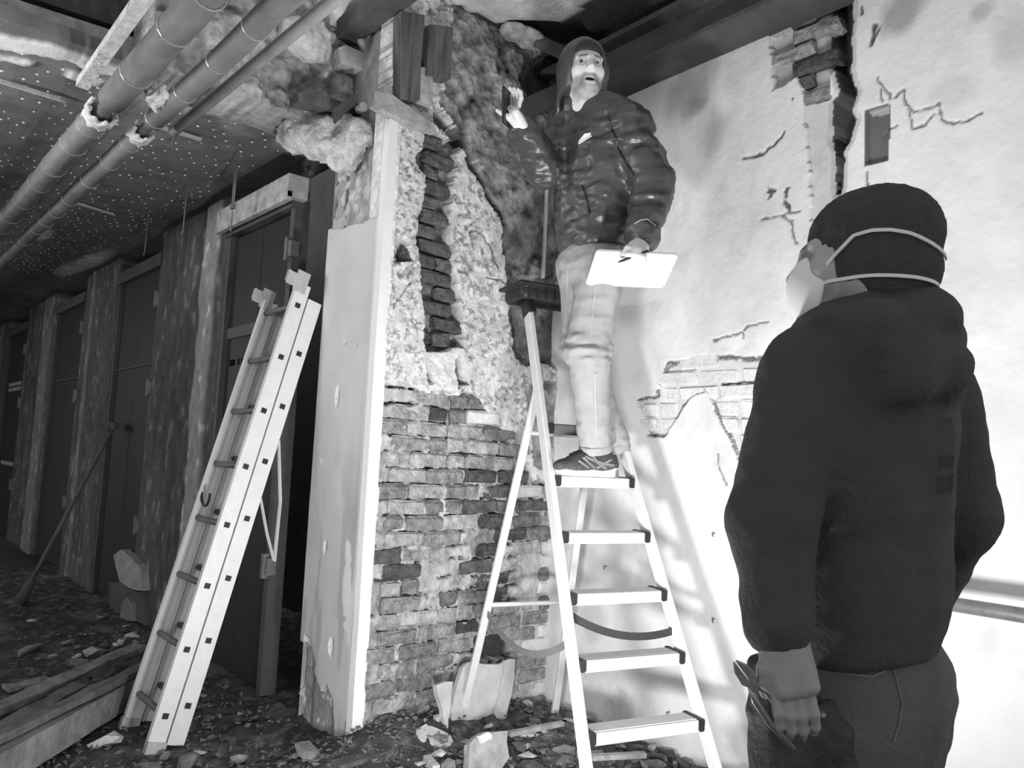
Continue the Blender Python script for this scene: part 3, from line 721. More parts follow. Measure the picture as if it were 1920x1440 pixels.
# ---- pipes under the lower ceiling
def pipe(name, label, x, z, r, y0, y1, near_end, far_start, mat, rings=True, group=None):
    o = empty(name, (x, near_end, z-r), label, 'pipe', group)
    MB().tube([(x, y0, z), (x, y1, z)], r*.55, 12).build('pipe_core', m_pipe_d, o, smooth=True)
    for a, b in ((y0, near_end), (far_start, y1)):
        n = max(2, int((b-a)/.3)); pts = [(x+random.uniform(-.004, .004), a+(b-a)*i/n, z+random.uniform(-.004, .004)) for i in range(n+1)]
        MB().tube(pts, r, 18).build('pipe_jacket', mat, o, smooth=True)
        if rings:
            t = a+.15
            while t < min(b, 7):
                ring = [(x+(r+.002)*math.cos(q), t+.004*math.sin(q), z+(r+.002)*math.sin(q)) for q in [2*math.pi*k/16 for k in range(17)]]
                MB().tube(ring, .0035, 5, cap=False).build('binding_ring', m_wire, o); t += random.uniform(.28, .5)
    def shell(p):                                                     # torn lagging collar where the jacket is cut
        d = np.abs(np.hypot(p[:,0]-x, p[:,2]-z)-r*1.02)-.009
        d = np.maximum(d, np.abs(p[:,1]-(far_start-.03))-.05-.02*np.sin(8*np.arctan2(p[:,2]-z, p[:,0]-x)))
        d = np.maximum(d, p[:,2]-z-r*.45+.5*(p[:,0]-x)); return d+.012*(fbm(p[:,0]*40, p[:,1]*40, p[:,2]*40, seed=int(x*50), octv=2)-.5)
    link('lagging_collar', surface(shell, (x-r-.04, far_start-.16, z-r-.04), (x+r+.04, far_start+.1, z+r+.04), .008), m_lag, o)
    return o
pipe('heating_pipe', 'wider jacketed pipe, left of the two running below the dark ceiling', .80, 2.82, .060, .8, 14.5, 3.62, 3.84, m_pipe)
pipe('heating_pipe', 'narrower jacketed pipe, right of the two running below the dark ceiling', .985, 2.80, .045, .8, 14.5, 3.66, 3.88, m_pipe)
g = MB(); g.bar((.655, .8, 2.87), (.69, 3.68, 2.87), .05, .035); tag(g.build('pipe_strip', m_lag), 'pale strip along the left flank of the pipes', 'batten')  # pale bar running beside the left pipe
g = MB(); g.tube([(1.11, .8, 2.80), (1.09, 3.72, 2.80)], .024, 12); tag(g.build('steel_conduit', M('pale_conduit', .42, .2, 10, .5, metal=.2), smooth=True), 'slim steel conduit along the right flank of the pipes', 'conduit')
def lump(name, c, size, seed, mat, label=None, cat=None, parent=None, amp=.5, res=.012, freq=9):
    c = Vector(c); s3 = np.array(size)/2
    def f(p):
        q = (p-np.array(c, np.float32)); d = ell(p, c, s3*.8)
        n = fbm(p[:,0]*freq, p[:,1]*freq, p[:,2]*freq, seed=seed, octv=4, gain=.62)-.5
        return d - n*min(size)*amp
    me = surface(f, np.array(c)-s3*1.35, np.array(c)+s3*1.35, res)
    if parent: return link(name, me, mat, parent)
    cb = Vector((c.x, c.y, c.z-size[2]/2)); me.transform(Matrix.Translation(-cb)); o = link(name, me, mat); o.location = cb
    return tag(o, label, cat)
m_plump = M('torn_plaster', .66, .35, 20, .95, .6, 60)
lump('torn_lagging', on(298, 185, 2, 2.80), (.10, .24, .10), 71, m_plump, 'pale tuft of torn lagging between the two pipes', 'lagging', amp=.9, res=.008, freq=22)
lump('torn_lagging', on(140, 255, 2, 2.84), (.09, .42, .09), 73, m_lag, 'frayed lagging clinging to the left pipe below the cut', 'lagging', amp=.9, res=.009, freq=20)
# battens and hanging rods on the dark ceiling
for i, (a, b) in enumerate((((0,152), (124,190)), ((300,238), (377,262)), ((140,380), (212,402)))):
    P, Q = on(*a, 2, LOW-.03), on(*b, 2, LOW-.03)
    tag(MB().bar(P, Q, .022, .016).build('ceiling_batten', M('pale_batten', .5, .2, 20, .8), None), ('longest pale batten on the dark ceiling, at the left edge', 'short pale batten on the dark ceiling right of the pipes', 'pale batten on the dark ceiling below the pipes')[i], 'batten', 'battens on the dark ceiling')
for i, (px_, y0, y1, dbl) in enumerate(((445, 282, 400, 1), (351, 345, 436, 0), (278, 402, 475, 0), (326, 252, 278, 0), (585, 305, 335, 1))):
    P = on(px_, y0, 2, LOW); d_ = (P-CAM).dot(FW); Q = at(px_, y1, d_); Q.x, Q.y = P.x, P.y
    g = MB()
    if dbl:
        for s_ in (-.012, .012): g.tube([P+Vector((0, s_, .03)), Q+Vector((0, s_, .02))], .004, 6)
        g.box(Q+Vector((0,0,.03)), (.02, .04, .03)); g.tube([Q, Q-Vector((0,0,.12))], .004, 6)
    else: g.tube([P+Vector((0,0,.03)), Q+Vector((0,0,.03)), Q, Q+Vector((.0,.02,-.02)), Q+Vector((0,.035,0))], .0045, 6)
    tag(g.build('ceiling_hanger', m_steel), ('twin rod hanger with clamp over the lintel', 'thin hooked wire hanging above the pale striped pier', 'thin wire hanging farther left of the striped pier', 'stub of wire below the cut pipe end', 'short twin wire under the torn cornice')[i], 'hanger', 'hangers on the dark ceiling')

# ---- torn masonry and timber above the pillar
S_ = Field((.9, 3.50, 2.98), (1,0,0), (0,0,1), (0,-1,0), 1.0, .62, .01)
S_.warp(.03, 8, 300); q1 = fbm(S_.u*7, S_.v*7, seed=301); q2 = fbm(S_.u*22, S_.v*22, seed=302)
S_.h = .16*(q1-.5)+.06*(q2-.5); S_.t = .5+.7*(q1-.5)+.7*(q2-.5)
tag(S_.build('wall_upper', m_rough, skirt=.3), 'torn rubble masonry above the pillar', kind='structure')
P = on(652, 55, 2, 3.5)
g = MB(); g.bar((1.80, 1.2, 3.49), (1.80, 3.44, 3.47), .11, .09); jo = g.build('steel_joist', m_soot); tag(jo, 'dark joist end resting on the masonry above the pillar', 'joist')
def wall_piece(name, mat, pts, y, th, label, cat, bevel=0.004):
    """a board lying on the brick wall: outline measured on the plane y"""
    poly = []
    for p in pts: q = on(*p, 1, y); poly.append((q.x, q.z))
    return tag(MB().prism(poly, (1,0,0), (0,0,1), (0,1,0), th, (0, y, 0)).build(name, mat, bevel=bevel), label, cat)
wall_piece('wall_board', m_up, [(752,20), (797,28), (790,120), (788,188), (750,186)], 2.985, .07, 'dark upright board left of the paler short one at the wall top', 'board')
wall_piece('wall_board', m_up, [(806,45), (850,50), (846,148), (800,140)], 2.975, .08, 'dark short upright board above the split in the wall', 'board')
wall_piece('wall_plate', m_timber_l, [(703,170), (735,176), (815,232), (818,246), (760,228), (704,196)], 2.985, .06, 'pale nailed wooden plate on top of the bright pillar edge', 'board')
wall_piece('wall_board', m_timber_l, [(786,124), (812,128), (812,196), (786,188)], 2.99, .05, 'greyed short board hanging below the dark upright boards', 'board')
wall_piece('lintel', m_timber_l, [(636,88), (650,84), (742,126), (742,150), (640,118)], 3.38, .10, 'splintered pale lintel above the pillar', 'board')
wall_piece('lintel', m_timber, [(560,172), (580,170), (690,205), (690,218), (560,190)], 3.36, .10, 'dark nailed batten under the torn masonry', 'board')
bk = empty('steel_bracket', on(665, 210, 1, 3.30), 'dark steel bracket with a round bolt beside the pillar head', 'bracket')
P, Q = on(625, 222, 1, 3.34), on(668, 192, 1, 3.30); MB().bar(P, Q, .12, .012, up=(.4,0,1)).build('plate', m_soot, bk)
P = on(678, 202, 1, 3.27); MB().tube([P+Vector((0,.03,0)), P-Vector((0,.02,0))], .022, 12).build('bolt', m_alu_d, bk)
m_corn = M('torn_cornice', .55, .45, 18, .95, .7, 60)
def cornice(p):
    pts = [on(520, 215, 0, 1.62), on(560, 250, 0, 1.66), on(610, 265, 0, 1.74), on(650, 300, 0, 1.80)]
    d = chain(p, [np.array(q) for q in pts], [.05, .09, .10, .06], .05)
    d = smin(d, cone(p, np.array(on(600, 235, 0, 1.75)), np.array(on(672, 250, 0, 1.82)), .08, .07), .05)
    n = fbm(p[:,0]*11, p[:,1]*11, p[:,2]*11, seed=401, octv=4, gain=.62)-.5
    return d-.12*n
c = on(600, 260, 0, 1.72)
me = surface(cornice, np.array(c)-[.4, .75, .45], np.array(c)+[.25, .6, .4], .011)
me.transform(Matrix.Translation(-c)); o = link('plaster_cornice', me, m_corn); o.location = c; tag(o, 'ragged lump of torn plaster cornice hanging beside the pillar head', 'cornice')
lump('masonry_lump', on(575, 70, 1, 3.42), (.34, .16, .28), 405, m_plump, 'pale stony lump in the torn masonry between pipes and pillar', 'rubble', amp=.6, res=.01)
lump('masonry_lump', on(690, 60, 1, 3.38), (.20, .14, .26), 409, m_corn, 'grey stony lump behind the joist end', 'rubble', amp=.6, res=.01)
lump('ceiling_shard', on(985, 70, 1, 2.93), (.40, .22, .07), 412, m_corn, 'torn edge of ceiling plaster left of the hooded man', 'plaster', amp=.8, res=.009)
g = MB(); g.bar(on(1005, 75, 2, 3.56), on(1065, 105, 2, 3.50), .05, .05); tag(g.build('ceiling_strut', m_timber), 'short grey strut in the hole behind the hood', 'board')
g = MB(); g.bar(on(985, 205, 1, 3.0), on(1085, 160, 0, 3.0), .10, .10); tag(g.build('beam_stub', m_soot), 'black beam stub let into the corner behind the raised phone', 'beam')
# handrail pipe on the right wall
P, Q = on(1700, 1122, 0, 2.87), on(1990, 1162, 0, 2.87); P.z = Q.z = (P.z+Q.z)/2; P.y = 1.35; Q.y = .2
hr = empty('wall_pipe', (2.87, .8, P.z-.02), 'grey pipe standing off the white wall behind the masked man', 'pipe')
MB().tube([(2.87, 1.5, P.z), (2.87, -.3, P.z)], .024, 14).build('pipe_run', m_steel, hr, smooth=True)
for yy in (1.4, -.1): MB().tube([(2.87, yy, P.z), (3.05, yy, P.z)], .012, 8).build('pipe_stay', m_steel, hr)
P = on(1037, 345, 1, 2.985); Q = on(1033, 520, 1, 2.985); g = MB(); g.tube([(P.x, 3.035, 3.3), (P.x+.0, 3.035, Q.z)], .011, 8)
cp = g.build('corner_conduit', m_alu, smooth=True); tag(cp, 'thin pale conduit upright in the corner behind the jacket', 'conduit')
MB().box((P.x+.005, 2.985, Q.z+.10), (.05, .05, .16)).build('junction_box', m_steel, cp, bevel=.004) if False else None
# nails in the white wall
for i, (px_, py_) in enumerate(((1443,362), (1476,362), (1478,390), (1137,1062), (1340,1160), (1255,1335), (1425,1325), (1340,1000))):
    P = on(px_, py_, 0, WX); tag(MB().tube([P+Vector((.02,0,0)), P-Vector((.02,0,0)), P-Vector((.03, .012, .012))], .003, 6).build('bent_nail', m_void), 'bent dark nail stuck in the white wall', 'nail', 'nails in the white wall')

# ---- rubble, timber and boards on the floor
m_stone = [M('rubble_dark', .10, .4, 14, .95, .5, 50, rand=.3), M('rubble_mid', .26, .4, 14, .95, .5, 50, rand=.3), M('rubble_pale', .62, .25, 14, .95, .4, 50, rand=.2)]
STONES = []
for k in range(9):
    r = random.Random(900+k); bm = bmesh.new()
    for i in range(14):
        v = Vector((r.gauss(0,1), r.gauss(0,1), r.gauss(0,1))).normalized(); bm.verts.new((v.x*.5*r.uniform(.75, 1.1), v.y*.36*r.uniform(.8, 1.1), v.z*.26*r.uniform(.8, 1.1)+.2))
    bmesh.ops.convex_hull(bm, input=bm.verts[:])
    for v in [v for v in bm.verts if not v.link_faces]: bm.verts.remove(v)
    me = bpy.data.meshes.new('stone'); bm.to_mesh(me); bm.free()
    ms = []
    for m_ in m_stone: q = me.copy(); q.materials.append(m_); ms.append(q)
    STONES.append(ms)
def stone(x, y, s, mi, label, group, z=None, name='rubble_piece', flat=1.0):
    o = bpy.data.objects.new(name, random.choice(STONES)[mi]); col.objects.link(o)
    o.location = (x, y, (fz(x, y)-.012*s/.1*.3) if z is None else z); o.scale = (s, s*random.uniform(.7, 1), s*random.uniform(.5, .9)*flat)
    o.rotation_euler = (random.uniform(-.15, .15), random.uniform(-.15, .15), random.uniform(0, 6.3))
    return tag(o, label, 'rubble', group)
big = [((150,1240), .20, 1, 'grey half brick standing alone on the left floor'), ((180,1218), .22, 2, 'largest pale stone on the left floor'), ((222,1203), .10, 2, 'small pale square chip right of the largest pale stone'),
       ((255,1185), .15, 2, 'pale flat stone at the foot of the striped pier'), ((60,1210), .22, 1, 'dark brick lump at the left edge of the floor'), ((128,1198), .12, 1, 'grey brick end behind the largest pale stone'),
       ((200,1380), .17, 2, 'pale crumbled lump in front of the timber pile'), ((355,1420), .20, 1, 'holed brick under the extension ladder foot'), ((280,1425), .16, 1, 'grey lump left of the extension ladder foot'),
       ((575,1425), .18, 1, 'grey slab chip below the pillar foot')]
for (a, s_, mi, lb) in big:
    P = on(*a, 2, .06); stone(P.x, P.y, s_, mi, lb, 'rubble on the floor')
n = 0
def scatter(N, box, smin_, smax_, wts, label, group, flat=1.0):
    for i in range(N):
        P = on(random.uniform(box[0], box[2]), random.uniform(box[1], box[3]), 2, .05)
        if P.x > WX-.06 or (P.y > BY-.05 and P.x > PX-.1) or P.x > PX-.05 and P.y > 3.0: continue
        stone(P.x, P.y, random.uniform(smin_, smax_), random.choices(range(3), wts)[0], label, group, flat=flat)
scatter(46, (60, 1140, 330, 1300), .04, .09, (.3, .4, .3), 'small rubble chip on the left floor', 'rubble chips on the left floor')
scatter(34, (180, 1330, 560, 1450), .04, .10, (.5, .4, .1), 'small rubble chip before the extension ladder', 'rubble chips before the extension ladder')
scatter(95, (780, 1370, 1290, 1450), .05, .13, (.35, .4, .25), 'rubble chip heaped at the foot of the stepladder', 'rubble chips under the stepladder')
scatter(40, (860, 1330, 1090, 1385), .05, .12, (.4, .4, .2), 'rubble chip heaped at the foot of the brick wall', 'rubble chips at the brick wall', .8)
V_ = []; Fc = []
for i in range(3600):
    if i % 2: P = on(random.uniform(20, 620), random.uniform(1120, 1450), 2, .04)
    else: P = on(random.uniform(560, 1300), random.uniform(1330, 1460), 2, .04)
    if P.x > WX-.03 or P.x > PX-.06 and P.y > 3.02 or P.y > 9: continue
    s_ = random.uniform(.006, .022); z0 = fz(P.x, P.y)+.004; n0 = len(V_)
    V_ += [(P.x+random.uniform(-s_, s_), P.y+random.uniform(-s_, s_), z0+random.uniform(-.004, s_)) for _ in range(4)]
    Fc += [(n0,n0+1,n0+2), (n0,n0+2,n0+3), (n0,n0+3,n0+1), (n0+1,n0+3,n0+2)]
gv = link('rubble_grit', mesh_from('rubble_grit', V_, Fc), M('grit', .17, .7, 30, .95), floor); gv['kind'] = 'stuff'
# timber pile bottom left
def plank(a, b, z, w_, h_, mat, label, name='timber_board', za=None):
    P, Q = on(*a, 2, z), on(*b, 2, z); 
    g = MB(); n_ = 6
    d_ = (Q-P).normalized(); sd = d_.cross(Vector((0,0,1))); vs_ = []; fs = []
    for i in range(n_+1):
        c = P.lerp(Q, i/n_); j = lambda: random.uniform(-.006, .006)
        vs_ += [c-sd*(w_/2+j())-Vector((0,0,h_/2)), c+sd*(w_/2+j())-Vector((0,0,h_/2+j())), c+sd*(w_/2+j())+Vector((0,0,h_/2+j())), c-sd*(w_/2+j())+Vector((0,0,h_/2+j()))]
    for i in range(n_):
        for k_ in range(4): fs.append((i*4+k_, i*4+(k_+1) % 4, i*4+4+(k_+1) % 4, i*4+4+k_))
    fs += [(3,2,1,0), tuple(range(4*n_, 4*n_+4))]
    g.add(vs_, fs); return tag(g.build(name, mat), label, 'timber', 'timber pile on the left floor')
m_tb = M('dirty_timber', .17, .5, 10, .9, .4, 40); m_tp = M('split_timber', .30, .45, 10, .9, .4, 40)
plank((-40,1455), (290,1262), .11, .11, .13, m_tp, 'thick split beam at the front of the timber pile', 'timber_beam')
plank((-40,1400), (262,1255), .20, .06, .03, m_tb, 'long narrow board lying on the thick split beam')
plank((-40,1345), (262,1212), .13, .09, .03, m_tp, 'long thin board lifted at the back of the timber pile')
plank((-30,1385), (150,1290), .12, .08, .04, m_tb, 'dark board between the two long boards of the pile')
plank((10,1290), (95,1275), .06, .10, .02, m_tp, 'short pale board end behind the timber pile')
plank((-30,1330), (110,1310), .07, .07, .03, m_tb, 'short dark board under the back of the timber pile')
# leaning broom pole
P, Q = on(38, 1128, 2, .03), on(213, 800, 0, PX-.06)
bp = empty('leaning_pole', P, 'long thin pole leaning against the dark door at far left', 'pole')
MB().tube([P, Q], .016, 10).build('shaft', m_timber, bp, smooth=True)
MB().tube([P-(Q-P).normalized()*.02, P.lerp(Q, .12)], [.05, .03], 10).build('socket', m_soot, bp, smooth=True)
MB().bar(Q-Vector((0,.1,0)), Q+Vector((0,.12,.02)), .04, .05).build('cross_head', m_soot, bp)
# fallen plaster slabs by the brick wall
def slab(pts, y0, y1, th, mat, label):
    """outline measured on a plane leaning from y0 at the floor to y1 at 0.6 m"""
    nrm = Vector((0, -.6, y1-y0)).normalized(); o_ = Vector((0, y0, 0)); vs_ = []
    for (a, b) in pts:
        v = FW + RT*((a-960)/F_PX) + UP*((720-b)/F_PX); t = (o_-CAM).dot(nrm)/v.dot(nrm); vs_.append(CAM+v*t)
    n_ = len(vs_); bk_ = [v-nrm*th for v in vs_]
    vs_ = [q for i in range(n_) for q in (vs_[i], vs_[i].lerp(vs_[(i+1) % n_], .5)+Vector((random.uniform(-1,1), 0, random.uniform(-1,1)))*.010)]; n_ *= 2; bk_ = [v-nrm*th for v in vs_]
    g = MB(); g.add(vs_+bk_, [tuple(range(n_)), tuple(range(n_, 2*n_))[::-1]] + [(i, n_+i, n_+(i+1) % n_, (i+1) % n_) for i in range(n_)])
    return tag(g.build('plaster_slab', mat), label, 'slab', 'fallen plaster slabs')
m_slab = M('fallen_plaster', .56, .2, 9, .9, .25, 40)
slab([(868,1252), (885,1240), (935,1246), (958,1240), (950,1310), (938,1366), (905,1372), (850,1370), (846,1330)], 2.86, 3.02, .03, m_slab, 'largest plaster slab leaning on the brick wall behind the stepladder')
slab([(948,1238), (966,1236), (960,1300), (944,1368), (924,1364), (935,1310)], 2.84, 3.01, .025, m_slab, 'narrow strip of plaster leaning right of the largest slab')
slab([(818,1285), (850,1278), (846,1325), (840,1375), (830,1330)], 2.84, 2.95, .03, m_slab, 'pointed plaster shard left of the stepladder rear leg')
slab([(780,1372), (790,1362), (802,1360), (820,1366), (838,1374), (850,1390), (846,1400), (826,1405), (808,1402), (790,1392)], 2.66, 3.5, .02, m_slab, 'rounded plaster piece lying left of the stepladder rear leg')
slab([(880,1395), (905,1372), (952,1370), (955,1420), (930,1450), (878,1445)], 2.45, 2.75, .04, M('mottled_slab', .40, .4, 9, .9, .4, 30), 'mottled plaster piece in front of the largest slab')
slab([(900,1380), (915,1372), (922,1386), (906,1394)], 2.4, 2.6, .02, M('white_chip', .85, .05, 9, .9), 'small white plaster chip on the mottled piece')
for i, (a, b, z, w_, mt, lb) in enumerate((((955,1376), (1075,1352), .12, .025, m_timber_l, 'thin pale stick lying behind the stepladder'), ((1035,1345), (1095,1372), .12, .02, m_timber, 'dark stick at the foot of the white wall'),
     ((800,1420), (818,1440), .10, .03, m_slab, 'white splinter below the plaster pieces'), ((630,1435), (770,1395), .09, .07, m_timber, 'dark board lying before the brick wall'), ((1110,1420), (1210,1415), .10, .03, m_timber_l, 'grey lath among the stepladder rubble'))):
    P, Q = on(*a, 2, z), on(*b, 2, z); tag(MB().bar(P, Q, w_, .02).build('wood_scrap', mt), lb, 'wood scrap')
# ================================================================== PEOPLE
HF = Vector((math.sin(YAW), math.cos(YAW), 0))
def hd(lat, dep, up=0): return (_r*lat + HF*dep + Vector((0,0,up))).normalized()
def A(px, py, d): return np.array(at(px, py, d))
def w2(me): 
    n = len(me.vertices); v = np.zeros(n*3, np.float32); me.vertices.foreach_get('co', v); return v.reshape(-1, 3)
def set_tone(me, t):
    a = me.attributes.new('tone', 'FLOAT', 'POINT'); a.data.foreach_set('value', np.asarray(t, np.float32))
def join(name, meshes):
    V_, Q, T_ = [], [], []; n = 0
    for me in meshes:
        v = w2(me); q = np.zeros(len(me.loops), np.int32); me.loops.foreach_get('vertex_index', q)
        t = np.ones(len(v), np.float32)
        if 'tone' in me.attributes: me.attributes['tone'].data.foreach_get('value', t)
        V_.append(v); Q.append(q.reshape(-1, 4)+n); T_.append(t); n += len(v)
    me = np_mesh(name, np.concatenate(V_), np.concatenate(Q)); set_tone(me, np.concatenate(T_)); return me
def bounds(pts, pad):
    P = np.array(pts); return P.min(0)-pad, P.max(0)+pad
m_skin = M('skin', .78, .06, 40, .55, .08, 120, attr=True)
m_eye = M('eyeball', .34, 0, 1, .2); m_iris = M('iris', .03, 0, 1, .2)
m_nylon = M('black_nylon', .050, .15, 8, .40, .35, 12, spec=.9)
m_knit = M('black_knit', .072, .15, 60, .95, .5, 220)
m_jean = M('pale_denim', .37, .12, 14, .9, .08, 160)
m_seam = M('denim_seam', .42, .1, 30, .9)
m_hood = M('black_hoodie', .072, .15, 10, .95, .3, 120)
m_pant = M('charcoal_trousers', .12, .2, 12, .9, .3, 120)
m_mask = M('white_dust_mask', .92, .03, 10, .9)
m_elastic = M('white_elastic', .85, .03, 10, .8)
m_shoe = M('grey_sneaker', .085, .3, 60, .7, .4, 260); m_shoe_l = M('sneaker_stripe', .24, .1, 40, .6); m_sole = M('white_sole', .82, .04, 20, .7); m_sole_g = M('grey_toe_sole', .28, .1, 20, .8)

def head_mesh(C, f, up, scale=1.0, res=.0032, beard=1.0, tone_k=1.0, ears=True):
    Rm = axes(y=f, z=up); C = np.array(C, np.float32)
    def fn(p):
        q = ((p-C)@Rm.astype(np.float32))/scale
        E = lambda c, r: ell(q, c, r); K = lambda a, b, ra, rb: cone(q, a, b, ra, rb)
        d = smin(E((0,-.015,.030), (.076,.098,.090)), E((0,.028,-.035), (.060,.066,.086)), .04)
        for s in (-1, 1):
            d = smin(d, K((s*.056,-.005,-.050), (s*.022,.058,-.098), .018, .019), .03)
            d = smin(d, E((s*.042,.058,-.026), (.022,.020,.020)), .025)
            d = smin(d, K((s*.010,.091,.018), (s*.046,.076,.021), .0105, .009), .016)
        d = smin(d, E((0,.060,-.100), (.030,.030,.026)), .03)
        for s in (-1, 1): d = smax(d, -E((s*.032,.096,.002), (.017,.013,.010)), .012)
        d = smin(d, K((0,.090,.012), (0,.112,-.030), .0085, .0125), .012)
        for s in (-1, 1):
            d = smin(d, E((s*.0125,.102,-.034), (.0085,.010,.008)), .006)
            d = smin(d, K((s*.017,.088,.0085), (s*.047,.078,.0065), .0050, .0042), .005)     # upper lids
            d = smin(d, K((s*.019,.086,-.0040), (s*.045,.078,-.0032), .0042, .0036), .005)
            d = smax(d, -E((s*.007,.107,-.045), (.0045,.006,.006)), .003)
            ear = E((s*.078,-.008,-.006), (.011,.022,.032)); ear = smax(ear, -E((s*.088,-.004,-.004), (.010,.013,.021)), .006)
            if ears: d = smin(d, ear, .008)
        d = smin(d, K((-.019,.087,-.062), (.019,.087,-.062), .006, .006), .009)
        d = smin(d, K((-.016,.086,-.083), (.016,.086,-.083), .007, .007), .009)
        d = smax(d, -E((0,.100,-.0725), (.0185,.022,.0058)), .004)
        d = smin(d, K((0,-.020,-.070), (0,-.045,-.180), .055, .052), .03)
        return d*scale
    me = surface(fn, C-np.array([.15,.15,.29])*scale, C+np.array([.15,.15,.14])*scale, res, 'head')
    q = ((w2(me)-C)@Rm)/scale; x, y, z = q.T; t = np.ones(len(q))
    nz = fbm(x*60, y*60, z*60, seed=5, octv=2)
    bd = sstep(-.045, -.062, z)*sstep(-.16, -.11, z)*sstep(-.02, .03, y)
    bd = np.maximum(bd, sstep(.012, .0, np.abs(z+.052))*sstep(.034, .026, np.abs(x))*sstep(.05, .07, y))
    bd *= 1-sstep(1.15, .75, (x/.024)**2+((z+.076)/.018)**2)
    bd *= 1-.45*np.exp(-(x/.018)**2-((z+.105)/.014)**2); t *= 1-beard*.52*bd*(.55+.9*nz)  # beard thinned mid-chin, painting the chin as lit
    bw = np.clip(1-np.abs(z-.0225+7*(np.abs(x)-.026)**2)/.0065, 0, 1)*sstep(.010, .016, np.abs(x))*sstep(.052, .042, np.abs(x))*(y > .06); t *= 1-.72*np.minimum(1, bw*1.8)
    mo = (x/.0205)**2+((z+.0725)/.0080)**2; t[(mo < 1) & (y > .06) & (y < .0925)] *= .08
    lp3 = (x/.025)**2+((z+.0725)/.0170)**2; t *= 1-.28*sstep(1.1, .8, lp3)*(y > .08)
    t[(np.hypot(np.abs(x)-.032, z-.002) < .02) & (y > .06)] *= .62
    t *= tone_k; set_tone(me, t)
    loc = lambda v: Vector(C + Rm@(np.array(v)*scale))
    return me, loc, Rm
def ball(name, c, r, mat, parent, look=None):
    bm = bmesh.new(); bmesh.ops.create_uvsphere(bm, u_segments=16, v_segments=10, radius=r); me = bpy.data.meshes.new(name); bm.to_mesh(me); bm.free()
    me.transform(Matrix.Translation(Vector(c))); me.polygons.foreach_set('use_smooth', [True]*len(me.polygons)); return link(name, me, mat, parent)
def folds(p, dirs, amp, seed):
    """cloth folds: ridged noise stretched along dirs[0]"""
    a, b, c = [np.array(Vector(d).normalized(), np.float32) for d in dirs]
    u, v, w_ = p@a, p@b, p@c
    n = fbm(u*5, v*17, w_*9, seed=seed, octv=3); return amp*(1-np.abs(2*n-1)*2)
def hand_mesh(palm, wrist, fingers, thumb, r=.0095, pw=.04, side=None, res=.003, forearm=None, th=.013):
    """palm centre, wrist, list of finger chains, thumb chain (world points)"""
    palm, wrist = np.array(palm), np.array(wrist)
    up = (palm-wrist)/np.linalg.norm(palm-wrist); sd = np.array(Vector(side).normalized()); R = axes(x=sd, z=up)
    allp = [palm, wrist]+[q for f in fingers for q in f]+list(thumb)+([forearm] if forearm is not None else [])
    def fn(p):
        d = rbox(p, palm, (pw, th+.002, .047), th, R)
        d = smin(d, cone(p, wrist, palm, .026, .022), .03)
        if forearm is not None: d = smin(d, cone(p, forearm, wrist, .036, .027), .02)
        for f in fingers:
            rr = [r*1.02, r, r*.92, r*.8][:len(f)]
            fd = chain(p, f, rr, .004); d = smin(d, fd, .0035)
        d = smin(d, chain(p, thumb, [r*1.6, r*1.2, r*1.0, r*.85][:len(thumb)], .006), .012)
        return d
    lo, hi = bounds(allp, .05); me = surface(fn, lo, hi, res, 'hand')
    return me
def ribbon_on(pts, f_sdf, out, w_, th, lift=.0015, n=4):
    """thin strap laid on an implicit surface: guide points pushed in along -out until they hit it"""
    dense = []
    for i in range(len(pts)-1):
        for k_ in range(n): dense.append(np.array(pts[i])*(1-k_/n)+np.array(pts[i+1])*k_/n)
    dense.append(np.array(pts[-1])); o = np.array(Vector(out).normalized()) if not callable(out) else None
    res = []
    for q in dense:
        dirv = o if o is not None else np.array(Vector(out(q)).normalized())
        p = q+dirv*.12
        for _ in range(40):
            dd = float(f_sdf(p[None].astype(np.float32))[0])
            if dd < .0006 or np.linalg.norm(p-q) > .6: break
            p = p-dirv*dd*.8
        if dd > .004: continue
        res.append(Vector(p+dirv*lift))
    return res

def snap_on(pts, f_sdf, lift, n=4):
    dense = []
    for i in range(len(pts)-1):
        for k_ in range(n): dense.append(np.array(pts[i])*(1-k_/n)+np.array(pts[i+1])*k_/n)
    dense.append(np.array(pts[-1])); p = np.array(dense, np.float32); e = .002
    for _ in range(30):
        d = f_sdf(p); g_ = np.stack([f_sdf(p+np.eye(3, dtype=np.float32)[i]*e)-f_sdf(p-np.eye(3, dtype=np.float32)[i]*e) for i in range(3)], 1)
        g_ /= np.linalg.norm(g_, axis=1)[:, None]+1e-9; p = p-(d-lift)[:, None]*g_*.6
    return [Vector(q) for q in p]

